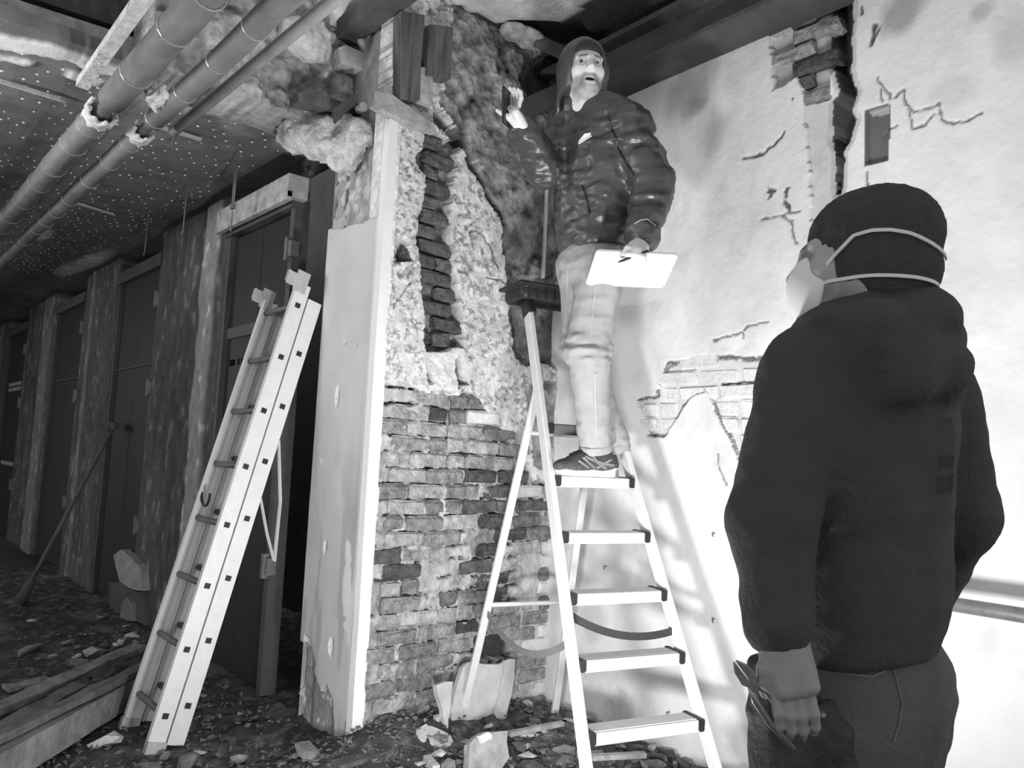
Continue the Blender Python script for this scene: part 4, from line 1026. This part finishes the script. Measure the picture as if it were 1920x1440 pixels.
# ------------------------------------------------------------------ man on the stepladder
D = 3.28
man = empty('person', sc(0)+Vector((0,0,0)), 'man in hooded black jacket and pale jeans standing on the stepladder, phone raised', 'person')
fT, lT = hd(-.72, -.69), hd(.69, -.72)                 # chest faces left and a little to the camera; his left side is to the camera's right
hip, lhip, rhip = A(1112,492,3.29), A(1127,505,3.22), A(1092,505,3.36)
lkn, lan, rkn, ran = A(1101,655,3.17), A(1118,852,3.25), A(1090,650,3.36), A(1156,852,3.37)
chest, waist, shc = A(1122,310,3.29), A(1118,425,3.30), A(1122,222,3.29)
lsh, lel, lwr = A(1180,240,3.15), A(1226,345,3.10), A(1205,438,3.01)
rsh, rel, rwr = A(1066,240,3.40), A(1022,318,3.27), A(984,250,3.16)
RT3 = np.stack([np.array(lT), -np.array(fT), np.array([0,0,1.])], 1)
def jacket(p):
    d = ell(p, chest, (.195,.140,.25), RT3); d = smin(d, ell(p, waist, (.165,.140,.21), RT3), .08)
    d = smin(d, ell(p, shc+np.array([0,0,-.03]), (.165,.10,.085), RT3), .07)
    d = smin(d, cone(p, shc, A(1102,206,3.28), .095, .088), .05)
    hem = A(1119,470,3.29); upv = np.array([-.06*RT.x, -.06*RT.y, 1.]); 
    d = smax(d, -((p-hem)@np.array(Vector((0,0,1))-Vector(lT)*.12-Vector(fT)*.06)), .012)
    arm = chain(p, [lsh, lel, lwr], [.078, .068, .050], .02); d = smin(d, arm, .035)
    arm = chain(p, [rsh, rel, rwr], [.074, .062, .046], .02); d = smin(d, arm, .03)
    d = smin(d, cone(p, A(1207,430,3.02), A(1205,442,3.005), .053, .052), .006)
    f1 = folds(p, (RT*1.0+UP*.45, UP, FW), .018, 510); f2 = folds(p, (RT*.6-UP*.8, RT, FW), .009, 540)
    d = d-f1-f2
    return smax(d, -ell(p, A(1087,184,3.14), (.060,.10,.090)), .015)
lo, hi = bounds([lsh, lel, lwr, rsh, rel, rwr, chest, waist, A(1119,470,3.29), A(1098,178,3.26)], .20)
jk = link('jacket', surface(jacket, lo, hi, .0085), m_nylon, man)
def legs(p, r0=(.098,.080,.066,.064), infl=0):
    d = ell(p, hip+np.array([0,0,.0]), (.150,.125,.13), RT3)
    L_ = chain(p, [lhip, lkn, lan], [.098, .076, .060], .02); R2 = chain(p, [rhip, rkn, ran], [.092, .072, .058], .02)
    d = smin(d, smin(L_, R2, .012), .05); return d
def jeans(p):
    d = legs(p); top = A(1116,462,3.29)
    z = p[:,2]; d = smax(d, z-(top[2]+.02), .01)
    d = smax(d, (lan[2]+.028)-z, .006)
    kz = np.exp(-((z-lkn[2]+.015)/.085)**2); u = p@np.array(RT, np.float32); n = fbm(u*3.5, z*6, p@np.array(FW, np.float32)*5, seed=620, octv=2)
    f = folds(p, (RT-UP*.25, UP, FW), .006+.018*kz, 600) + folds(p, (RT*.5+UP, RT, FW), .004, 640) + folds(p, (RT+UP*.2, UP*1.4, FW), .010*np.exp(-((z-lan[2]-.08)/.06)**2), 660)
    f += folds(p, (RT+UP*.6, UP, FW), .008*np.exp(-((z-hip[2]+.03)/.06)**2), 680)
    return d-f
lo, hi = bounds([hip, lhip, rhip, lkn, rkn, lan, ran], .18)
jn = link('jeans', surface(jeans, lo, hi, .0075), m_jean, man)
for an, dr in ((lan, lkn), (ran, rkn)):
    ax = (dr-an)/np.linalg.norm(dr-an)
    f = lambda p, an=an, ax=ax: smax(np.abs(np.linalg.norm((p-an)-((p-an)@ax)[:,None]*ax, axis=1)-.064)-.007, np.abs((p-an)@ax-.028)-.018, .006)
    link('cuff', surface(f, an-.12, an+.12, .005), m_jean, jn)
sd_ = lambda px_, py_, d_: A(px_, py_, d_)
sm = ribbon_on([A(1118,535,3.1), A(1112,580,3.1), A(1107,630,3.1)], jeans, -np.array(FW), .006, .002); MB().ribbon(sm, RT, .007, .002).build('side_seam', m_seam, jn)
sm = ribbon_on([A(1116,700,3.1), A(1118,760,3.1), A(1121,820,3.1)], jeans, -np.array(FW), .006, .002); MB().ribbon(sm, RT, .007, .002).build('side_seam', m_seam, jn)
wb = ribbon_on([A(1160,468,3.1), A(1168,468,3.1)], jeans, -np.array(FW), .006, .002)
MB().ribbon([v+Vector((0,0,.02)) for v in wb][:1]+[v-Vector((0,0,.03)) for v in wb][-1:], RT, .014, .004).build('belt_loop', m_seam, jn)
sm = ribbon_on([A(1068,498,3.1), A(1070,540,3.1), A(1066,600,3.1)], jeans, -np.array(FW), .006, .002); MB().ribbon(sm, RT, .005, .002).build('leg_crease', m_seam, jn)
# jacket details
out = -np.array(FW)
zp = ribbon_on([A(1052,250,3.1), A(1046,330,3.1), A(1045,400,3.1), A(1048,470,3.1)], jacket, out, .01, .002, n=6); MB().ribbon(zp, RT, .012, .004).build('zip', m_black, jk)
zp = ribbon_on([A(1094,340,3.1), A(1102,365,3.1), A(1108,395,3.1)], jacket, out, .01, .002); MB().ribbon(zp, RT, .010, .004).build('pocket_zip', m_black, jk)
zp = ribbon_on([A(1140,215,3.1), A(1152,255,3.1), A(1165,295,3.1), A(1186,335,3.1)], jacket, out, .01, .002, n=6); MB().ribbon(zp, RT, .008, .004).build('sleeve_seam', m_black, jk)
MB().ribbon(ribbon_on([A(1186,424,3.0), A(1198,418,3.0), A(1210,416,3.0), A(1226,428,3.0)], jacket, out, .01, .002, n=8), UP, .004, .002).build('cuff_trim', M('cuff_trim', .4, 0, 1, .6), jk)
lg = [(1087,258), (1088,254), (1098,243.5), (1110,243), (1109,247), (1106,249), (1112,247.5), (1111,250), (1089,261.5), (1087,261)]
lp = [ribbon_on([A(a, b, 3.1)], jacket, out, 0, 0, .005)[0] for a, b in lg]; n_ = len(lp)
g = MB(); ctr = sum(lp, Vector())/n_; lp2 = [v-FW*.002 for v in lp]; g.add(lp+lp2, [tuple(range(n_, 2*n_))]+[(i, (i+1) % n_, n_+(i+1) % n_, n_+i) for i in range(n_)]); g.build('chest_emblem', M('white_print', .85, 0, 1, .6), jk)
# head, neck, hands, inner body: one mesh
fH = hd(.16, -.985, -.10)
hm, hl, HR = head_mesh(A(1096,136,3.235), fH, Vector((0,0,1))+_r*-.02, 1.03)
UPn, RTn, FWn = np.array(UP), np.array(RT), np.array(FW)
rp = A(969,220,3.10); rw = A(984,247,3.15)
fr = []
for i in range(4):                                       # fingers behind the phone, tips curling over its edge
    b = rp + FWn*(.024-.0165*i) + UPn*.034 + RTn*(-.008+.005*i)
    fr.append([b, b+UPn*(.042-.004*abs(i-1))-RTn*(.008-.006*i), b+UPn*(.070-.007*abs(i-1))-RTn*(.022-.010*i), b+UPn*(.086-.009*abs(i-1))-RTn*(.036-.011*i)])
thr = [rp-UPn*.028-RTn*.005, rp-RTn*.035-UPn*.006-FWn*.02, rp-RTn*.062+UPn*.010-FWn*.022, rp-RTn*.078+UPn*.022-FWn*.016]
hr_ = hand_mesh(rp, rw, fr, thr, side=FW, forearm=rel*.3+rwr*.7, pw=.040)
lp_ = A(1194,472,2.92); lw_ = A(1203,446,2.99); fl_ = []
for i in range(4):
    b = lp_-UPn*.036+RTn*(.026-.017*i)-FWn*.004
    fl_.append([b, b-UPn*.026+FWn*.012-RTn*.003, b-UPn*.044+FWn*.034-RTn*.006, b-UPn*.056+FWn*.056-RTn*.006])
thl = [lp_+UPn*.012-RTn*.034, lp_-UPn*.014-RTn*.052+FWn*.0, lp_-UPn*.032-RTn*.052+FWn*.016, lp_-UPn*.044-RTn*.046+FWn*.036]
hl_ = hand_mesh(lp_, lw_, fl_, thl, side=RT, forearm=lel*.15+lwr*.85)
def inner(p):
    d = ell(p, chest, (.16,.10,.22), RT3); d = smin(d, ell(p, waist, (.13,.10,.18), RT3), .06)
    d = smin(d, cone(p, shc, A(1098,175,3.25), .06, .055), .04); d = smin(d, ell(p, hip, (.12,.09,.11), RT3), .05)
    d = smin(d, chain(p, [lsh, lel, lwr], [.05,.042,.03], .02), .03); d = smin(d, chain(p, [rsh, rel, rwr], [.05,.042,.03], .02), .03)
    d = smin(d, chain(p, [lhip, lkn, lan+np.array([0,0,.03])], [.07,.05,.034], .02), .04); d = smin(d, chain(p, [rhip, rkn, ran+np.array([0,0,.03])], [.07,.05,.034], .02), .04)
    return d
lo, hi = bounds([lsh, lel, lwr, rsh, rel, rwr, lan, ran, shc], .10)
body = link('body', join('body', [surface(inner, lo, hi, .016), hm, hr_, hl_]), m_skin, man)
for s in (-1, 1):
    e_ = ball('eye', hl((s*.032, .0755, .002)), .0122*1.03, m_eye, body)
    ball('iris', hl((s*.032+.003, .0822, .0012)), .0074, m_iris, e_)
hc = A(1096,136,3.235); HRf = HR.astype(np.float32)
def beanie(p):
    q = ((p-hc)@HRf)/1.03; d = np.abs(ell(q, (0,-.018,.032), (.081,.104,.096)))-.005
    d = np.maximum(d, .052-.35*(-q[:,1]-.0)*0 - q[:,2] + np.where(q[:,1] < .02, -.9*(.02-q[:,1]), 0)); return d*1.03
link('beanie', surface(beanie, hc-.16, hc+.17, .005), m_knit, man)
def hood(p):
    q = ((p-hc)@HRf)/1.03
    d = np.abs(ell(q, (0,-.030,.016), (.098,.116,.128)))-.007
    d = smin(d, np.abs(cone(q, (0,-.045,-.06), (0,-.065,-.17), .085, .105))-.008, .02)
    d = smax(d, -ell(q, (0,.085,-.012), (.069,.10,.122)), .012)
    d = smax(d, -ell(q, (.0,.09,-.15), (.085,.115,.11)), .012)
    d = smax(d, -(q[:,2]+.20), .01); d = smax(d, -ell(q, (.10,.02,-.16), (.085,.14,.085)), .012)
    return d*1.03 - folds(p, (UP, RT, FW), .004, 700)
link('hood', surface(hood, hc-np.array([.2,.2,.26]), hc+.2, .006), m_nylon, man)
# sneakers
def sneaker(c, f, side_out, name_lr):
    f = Vector(f).normalized(); sd = Vector(side_out).normalized(); R = axes(y=f, z=(0,0,1)); c = np.array(c, np.float32); Rf = R.astype(np.float32)
    sx = 1 if np.dot(R[:,0], np.array(sd)) > 0 else -1
    L = lambda p: (p-c)@Rf
    def up_(p):
        q = L(p); d = ell(q, (0,.075,.040), (.048,.085,.034)); d = smin(d, cone(q, (0,-.10,.050), (0,.03,.055), .040, .042), .03)
        d = smin(d, cone(q, (0,-.10,.05), (0,-.10,.088), .040, .034), .03); d = smin(d, cone(q, (0,-.03,.080), (0,.06,.055), .032, .028), .03)
        d = smin(d, cone(q, (0,-.085,.07), (0,-.005,.10), .038, .028), .02)
        d = smax(d, -ell(q, (0,-.055,.135), (.036,.062,.05)), .01); d = smax(d, .022-q[:,2], .004); return d
    def so(p):
        q = L(p); w_ = .046-.010*np.exp(-((q[:,1]+.02)/.06)**2)
        o2 = np.hypot(q[:,0]/(w_/.046), np.maximum(np.abs(q[:,1]+.003)-.100, 0))-.046
        top = .030+.004*np.cos(q[:,1]*40)+.014*sstep(-.05, -.13, q[:,1]); bot = .0+.02*sstep(.09, .15, q[:,1])
        return smax(o2, np.maximum(q[:,2]-top, bot-q[:,2]), .008)
    sh = link('sneaker', surface(up_, c-.2, c+.2, .0055), m_shoe, man)
    sl = surface(so, c-.2, c+.2, .0055); link('sole', sl, m_sole, sh)
    gp = lambda y, z: c+Rf@np.array([sx*.04, y, z], np.float32)
    for pts, w_ in (([(-.115,.050), (-.06,.055), (.0,.070), (.035,.082)], .011), ([(-.075,.036), (-.03,.060), (.0,.088)], .011), ([(-.02,.036), (.02,.058), (.045,.078)], .009), ([(.015,.036), (.045,.05), (.068,.064)], .009), ([(-.10,.075), (-.07,.06), (-.03,.036)], .010)):
        rb = ribbon_on([gp(*q) for q in pts], up_, sd, w_, .003, .001); MB().ribbon(rb, (0,0,1), w_, .004).build('stripe', m_shoe_l, sh)
    for k_ in range(4):
        y = .02+.016*k_; rb = ribbon_on([c+Rf@np.array([x, y, .07], np.float32) for x in (-.02, 0, .02)], up_, Vector((0,0,1)), .006, .003, .002); MB().ribbon(rb, f, .007, .004).build('lace', m_black, sh)
    MB().tube([Vector(c+Rf@np.array([0,-.055,.05], np.float32)), Vector(c+Rf@np.array([0,-.055,.19], np.float32))], [.034, .044], 14).build('sock', m_black, sh, smooth=True)
    return sh
sneaker(Vector(sc(0))+Vector((0,0,.004))-su_*.062+sn*.02, -su_+sn*.1, sn, 'l')
sneaker(Vector(sc(0))+Vector((0,0,.004))+su_*.025-sn*.105, -su_-sn*.05, sn, 'r')
# phone, pad and pen
ph_c = A(949,201,3.085); g = MB(); Rp = Matrix(np.stack([np.array(-FW*.93-RT*.36), np.array(RT*.93-FW*.36), UPn], 1).tolist())
g.box(ph_c, (.072, .009, .148), Rp); ph = g.build('phone', m_black, bevel=.003); tag(ph, 'dark phone held up in the raised hand of the man on the ladder', 'phone')
MB().box(Vector(ph_c)+Rp@Vector((.0, -.0052, 0)), (.062, .001, .13), Rp).build('screen', M('dark_glass', .02, 0, 1, .1), ph)
MB().tube([Vector(ph_c)+Rp@Vector((.025, -.005, .062)), Vector(ph_c)+Rp@Vector((.025, -.0075, .062))], .006, 10).build('lens', m_eye, ph)
pc = A(1183,505,3.05)
px_ax = np.array((RT*1.0+FW*.15).normalized()); nrm_ = np.array(Vector(-FW*.52+UP*-.85+RT*.05).normalized()); Rq = Matrix(axes(x=px_ax, z=nrm_).tolist())
g = MB(); po = []
for (cx, cy) in ((.145,.085), (-.145,.085), (-.145,-.085), (.145,-.085)):
    for k_ in range(5):
        a = math.radians({(1,1): 0, (-1,1): 90, (-1,-1): 180, (1,-1): 270}[(int(math.copysign(1,cx)), int(math.copysign(1,cy)))] + k_*22.5); po.append((cx+.018*math.cos(a), cy+.018*math.sin(a)))
g.prism(po, Rq@Vector((1,0,0)), Rq@Vector((0,1,0)), Rq@Vector((0,0,1)), .010, Vector(pc)-Rq@Vector((0,0,.005)))
tag(g.build('note_pad', M('white_paper', .9, 0, 1, .8)), 'white writing pad held low in the left hand of the man on the ladder', 'pad')
P, Q = A(1158,492,2.90), A(1216,470,2.885); pn = MB().tube([P, P+(Q-P)*.12, Q], [.0012, .005, .005], 8).build('pen', m_black, None, smooth=True); tag(pn, 'dark pen in the hand over the white pad', 'pen')

# ------------------------------------------------------------------ masked man in front, seen from behind
fg = empty('person', Vector((at(1610, 1200, 1.36).x, at(1610, 1200, 1.36).y, fz(at(1610, 1200, 1.36).x, at(1610, 1200, 1.36).y))), 'masked man in black hoodie and beanie seen from behind at the right', 'person')
f2, r2 = hd(-.62, .78), hd(.78, .62)
G3 = np.stack([np.array(r2), np.array(f2), np.array([0,0,1.])], 1)
ch2, wa2, hp2 = A(1622,800,1.32), A(1608,1080,1.33), A(1612,1290,1.36)
ls2, le2, lw2 = A(1512,705,1.235), A(1446,975,1.19), A(1458,1166,1.155)
rs2, re2, rw2 = A(1752,735,1.42), A(1797,965,1.42), A(1735,1110,1.52)
nk2 = A(1628,575,1.29)
def hoodie(p):
    d = ell(p, ch2, (.185,.125,.225), G3); d = smin(d, ell(p, wa2, (.172,.130,.20), G3), .09)
    d = smin(d, ell(p, A(1625,680,1.31), (.165,.095,.085), G3), .06)
    d = smin(d, cone(p, A(1625,640,1.30), nk2, .085, .075), .05)
    d = smin(d, chain(p, [ls2, le2, lw2], [.068,.060,.043], .02), .03)
    d = smin(d, chain(p, [rs2, re2, rw2], [.066,.060,.045], .02), .03)
    # hood lying on the back and shoulder
    hs = [A(1560,600,1.20), A(1640,612,1.17), A(1730,600,1.22), A(1752,640,1.27)]
    d = smin(d, chain(p, hs, [.018,.034,.045,.040], .02), .018)
    d = smin(d, chain(p, [A(1700,650,1.19), A(1745,690,1.22), A(1755,720,1.26)], [.040,.045,.035], .03), .016)
    d = smin(d, chain(p, [A(1620,640,1.18), A(1690,700,1.17)], [.035,.045], .03), .03)
    hem = A(1610,1215,1.33); d = smax(d, -((p-hem)@np.array([.0,.0,1.])-.10*((p-hem)@np.array(_r))), .012)
    d = smin(d, cone(p, A(1460,1158,1.155), A(1460,1170,1.155), .046, .044), .006)
    return d-folds(p, (RT+UP*.3, UP, FW), .006, 810)-folds(p, (UP, RT, FW), .004, 830)
lo, hi = bounds([ls2, le2, lw2, rs2, re2, rw2, ch2, A(1610,1215,1.33), A(1740,580,1.25), nk2], .12)
hd2 = link('hoodie', surface(hoodie, lo, hi, .009), m_hood, fg)
fl0 = fz(hp2[0], hp2[1])
sr = np.array(r2); sf = np.array(f2)
def foot_pos(s): return np.array([hp2[0], hp2[1], fl0+.07])+sr*.10*s-sf*.02
hipL, hipR = hp2-sr*.085, hp2+sr*.085
knL, knR = (hipL+foot_pos(-1))/2+sf*.03, (hipR+foot_pos(1))/2+sf*.03
def trousers(p):
    d = ell(p, hp2, (.175,.135,.17), G3)
    d = smin(d, chain(p, [hipL, knL, foot_pos(-1)], [.100,.080,.068], .03), .05); d = smin(d, chain(p, [hipR, knR, foot_pos(1)], [.100,.080,.068], .03), .03 if False else .05)
    d = smax(d, p[:,2]-(hp2[2]+.09), .01); d = smax(d, fl0+.05-p[:,2], .01)
    return d-folds(p, (RT+UP*.5, UP, FW), .006, 850)
lo, hi = bounds([hp2, foot_pos(-1), foot_pos(1)], .22)
tr = link('trousers', surface(trousers, lo, hi, .011), m_pant, fg)
nF = -np.array(FW)
for pts in ([(1520,1262), (1600,1268), (1680,1270), (1780,1276)], [(1572,1310), (1640,1318), (1700,1322), (1752,1308)], [(1572,1310), (1590,1370), (1612,1450)], [(1752,1308), (1760,1380), (1740,1450)]):
    rb = ribbon_on([A(a, b, 1.1) for a, b in pts], trousers, nF, .004, .002, .001, 5); MB().ribbon(rb, UP, .003, .002).build('stitching', M('trouser_stitch', .2, 0, 1, .9), tr)
for a in (1558, 1700):
    rb = ribbon_on([A(a, 1232, 1.1), A(a, 1250, 1.1)], trousers, nF, .004, .002, .003, 3); MB().ribbon(rb, RT, .022, .004).build('belt_loop', m_hood, tr)
for s in (-1, 1):
    c = foot_pos(s); 
    f = lambda p, c=c: smax(smin(cone(p, c+sf*-.06+np.array([0,0,-.01]), c+sf*.13+np.array([0,0,-.03]), .05, .045), cone(p, c, c+np.array([0,0,.06]), .05, .055), .04), fl0+.004-p[:,2], .006)
    link('boot', surface(f, c-.26, c+.26, .009), m_black, fg)
hc2 = A(1612,494,1.285); fH2 = hd(-.90, .43, .14)
hm2, hl2, HR2 = head_mesh(hc2, fH2, Vector((0,0,1))+_r*.05, .93, .004, beard=1.0, tone_k=.6, ears=False)  # tone_k darkens the face: shade painted into the skin
pl2 = A(1480,1246,1.135); fg2 = []
for i in range(4):
    b = pl2-UPn*.036+RTn*(.026-.0172*i)-FWn*.009; fg2.append([b, b-UPn*(.034-.004*abs(i-1.4))-FWn*.010+RTn*.003, b-UPn*(.058-.006*abs(i-1.4))-FWn*.004+RTn*.007, b-UPn*(.074-.008*abs(i-1.4))+FWn*.008+RTn*.010])
th2 = [pl2+UPn*.018-RTn*.024, pl2-UPn*.004-RTn*.040-FWn*.006, pl2-UPn*.026-RTn*.042-FWn*.004, pl2-UPn*.044-RTn*.036+FWn*.002]
hh2 = hand_mesh(pl2, A(1466,1200,1.15), fg2, th2, side=RT, forearm=le2*.2+lw2*.8, pw=.034, r=.0080, res=.0025); set_tone(hh2, np.full(len(hh2.vertices), .42))  # shade on the hand painted in as a darker skin tone
def inner2(p):
    d = ell(p, ch2, (.15,.09,.2), G3); d = smin(d, ell(p, wa2, (.13,.09,.18), G3), .06); d = smin(d, cone(p, ch2+np.array([0,0,.1]), nk2, .07, .055), .04); d = smin(d, ell(p, hp2, (.13,.09,.12), G3), .05)
    d = smin(d, chain(p, [ls2, le2, lw2], [.045,.04,.03], .02), .03); d = smin(d, chain(p, [rs2, re2, rw2], [.045,.04,.03], .02), .03)
    d = smin(d, chain(p, [hipL, knL, foot_pos(-1)], [.07,.05,.04], .02), .04); d = smin(d, chain(p, [hipR, knR, foot_pos(1)], [.07,.05,.04], .02), .04); return d
lo, hi = bounds([ls2, le2, lw2, rs2, re2, rw2, foot_pos(-1), foot_pos(1), nk2], .10)
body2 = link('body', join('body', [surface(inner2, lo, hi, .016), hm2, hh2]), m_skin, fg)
HR2f = HR2.astype(np.float32)
def beanie2(p, hollow=True):
    q = ((p-hc2)@HR2f)
    d = ell(q, (0,-.018,.038), (.080,.102,.090)); d = smin(d, ell(q, (0,-.050,.058), (.072,.066,.062)), .03)
    cuff = ell(q, (0,-.026,-.010), (.082,.098,.085)); cuff = smax(cuff, q[:,2]-.030+.25*q[:,1], .02); d = smin(d, cuff, .006)
    d = smax(d, -(q[:,2]+.082-1.15*np.maximum(0, q[:,1]-.022)), .015)
    if hollow: d = np.maximum(d, -ell(q, (0,-.014,.02), (.068,.090,.088)))
    return d-.0012*np.sin(np.arctan2(q[:,0], q[:,1]+.02)*70)
bn2 = link('beanie', surface(beanie2, hc2-.2, hc2+.2, .005), m_knit, fg)
def mask_(p):
    q = ((p-hc2)@HR2f); d = ell(q, (0,.056,-.046), (.054,.054,.062)); return smax(np.abs(d)-.004, .048-q[:,1]-.15*(q[:,2]+.05), .004)
mk = empty('dust_mask', Vector(hl2((0,.08,-.11))), 'white dust mask on the face of the man with the beanie', 'mask')
link('cup', surface(mask_, hc2-.22, hc2+.22, .004), m_mask, mk)
def headset(p): return np.minimum(beanie2(p, False), ell((p-hc2)@HR2f, (0,-.005,-.01), (.074,.088,.098)))
outf = lambda q: Vector(q)-Vector(hc2)+Vector((0,0,.0))
for zs, th0, th1 in (([-.034, -.002, .024, .030, .030, .026, .018, .010, .004], 34, 178), ([-.046, -.044, -.042, -.041, -.041, -.041, -.042, -.044], 36, 172)):
    rb = []; n_ = 48
    for i in range(n_+1):
        t = math.radians(th0+(th1-th0)*i/n_); z = float(np.interp(i/n_*(len(zs)-1), range(len(zs)), zs)); dr = np.array([-math.sin(t), math.cos(t)]); r_ = .17
        while r_ > .03:
            q = np.array([dr[0]*r_, -.02+dr[1]*r_, z]); 
            if float(headset((hc2+HR2@q)[None].astype(np.float32))[0]) < .0025: break
            r_ -= .0015
        rb.append(r_)
    rb = np.convolve(np.pad(rb, 2, mode='edge'), np.ones(5)/5, 'valid'); pp = []
    for i in range(n_+1):
        t = math.radians(th0+(th1-th0)*i/n_); z = float(np.interp(i/n_*(len(zs)-1), range(len(zs)), zs)); pp.append(Vector(hc2+HR2@np.array([-math.sin(t)*(rb[i]+.001), -.02+math.cos(t)*(rb[i]+.001), z])))
    MB().ribbon(pp, (0,0,1), .0055, .003).build('elastic_strap', m_elastic, mk)
# grey label on the back
rb = ribbon_on([A(1764,785,1.2), A(1766,830,1.2), A(1768,880,1.2), A(1770,925,1.2)], hoodie, nF, .02, .002, .003, 4); MB().ribbon(rb, RT, .034, .003).build('back_patch', M('dull_patch', .055, .4, 30, .5), hd2)
# tool pouch and pliers
pc2 = A(1496,1395,1.225); PR = axes(x=_r*.8+HF*.35, z=(0,0,1))
def pouch(p):
    d = rbox(p, pc2, (.078,.045,.085), .03, PR); d = smax(d, -rbox(p, pc2+np.array([0,0,.06]), (.064,.032,.06), .02, PR), .008)
    d = smin(d, rbox(p, pc2+PR[:,0]*.06-PR[:,1]*.02-np.array([0,0,.01]), (.04,.04,.06), .02, PR), .01); d = smin(d, cone(p, pc2+PR[:,0]*.10, pc2+PR[:,0]*.105-np.array([0,0,.06]), .022, .02), .01)
    d = smin(d, rbox(p, pc2+np.array([0,0,.09])-PR[:,0]*.062, (.022,.03,.05), .012, PR), .01)
    return d-.010*(fbm(p[:,0]*22, p[:,1]*22, p[:,2]*22, seed=901, octv=3)-.5)
po_ = empty('tool_pouch', Vector(pc2)-Vector((0,0,.09)), 'black leather tool pouch on the hip of the masked man', 'tool pouch')
link('pouch_body', surface(pouch, pc2-.22, pc2+.22, .006), M('black_leather', .05, .4, 20, .6, .3, 60), po_)
for a, b in ((1504,1396), (1570,1395), (1590,1390), (1430,1345)):
    for P in ribbon_on([A(a, b, 1.10)], pouch, nF, 0, 0, .001): MB().tube([P+FW*.004, P-FW*.003], .004, 8).build('rivet', m_wire, po_)
pl_ = empty('pliers', Vector(A(1425,1300,1.12)), 'steel pliers sticking out of the tool pouch', 'pliers')
base = Vector(A(1412,1285,1.125)); dirp = Vector(A(1388,1243,1.125))-Vector(A(1440,1312,1.125)); dirp.normalize(); nrmp = dirp.cross(FW).normalized()
m_plier = M('plier_steel', .32, .25, 50, .35, metal=.6)
for s in (-1, 1):
    jaw = [(0,0), (.006*s,.0), (.013*s,.012), (.011*s,.030), (.004*s,.042), (.0008*s,.043)]
    jaw = jaw if s > 0 else jaw[::-1]
    MB().prism(jaw, nrmp, dirp, -FW, .009, base+FW*.0045).build('jaw', m_plier, pl_, bevel=.001)
    MB().tube([base+nrmp*.004*s, base+nrmp*.011*s-dirp*.02, base+nrmp*.013*s-dirp*.06, base+nrmp*.009*s-dirp*.11], [.005,.006,.006,.005], 8).build('handle', m_plier, pl_, smooth=True)
MB().tube([base-FW*.007, base+FW*.007], .007, 10).build('pivot', m_plier, pl_)
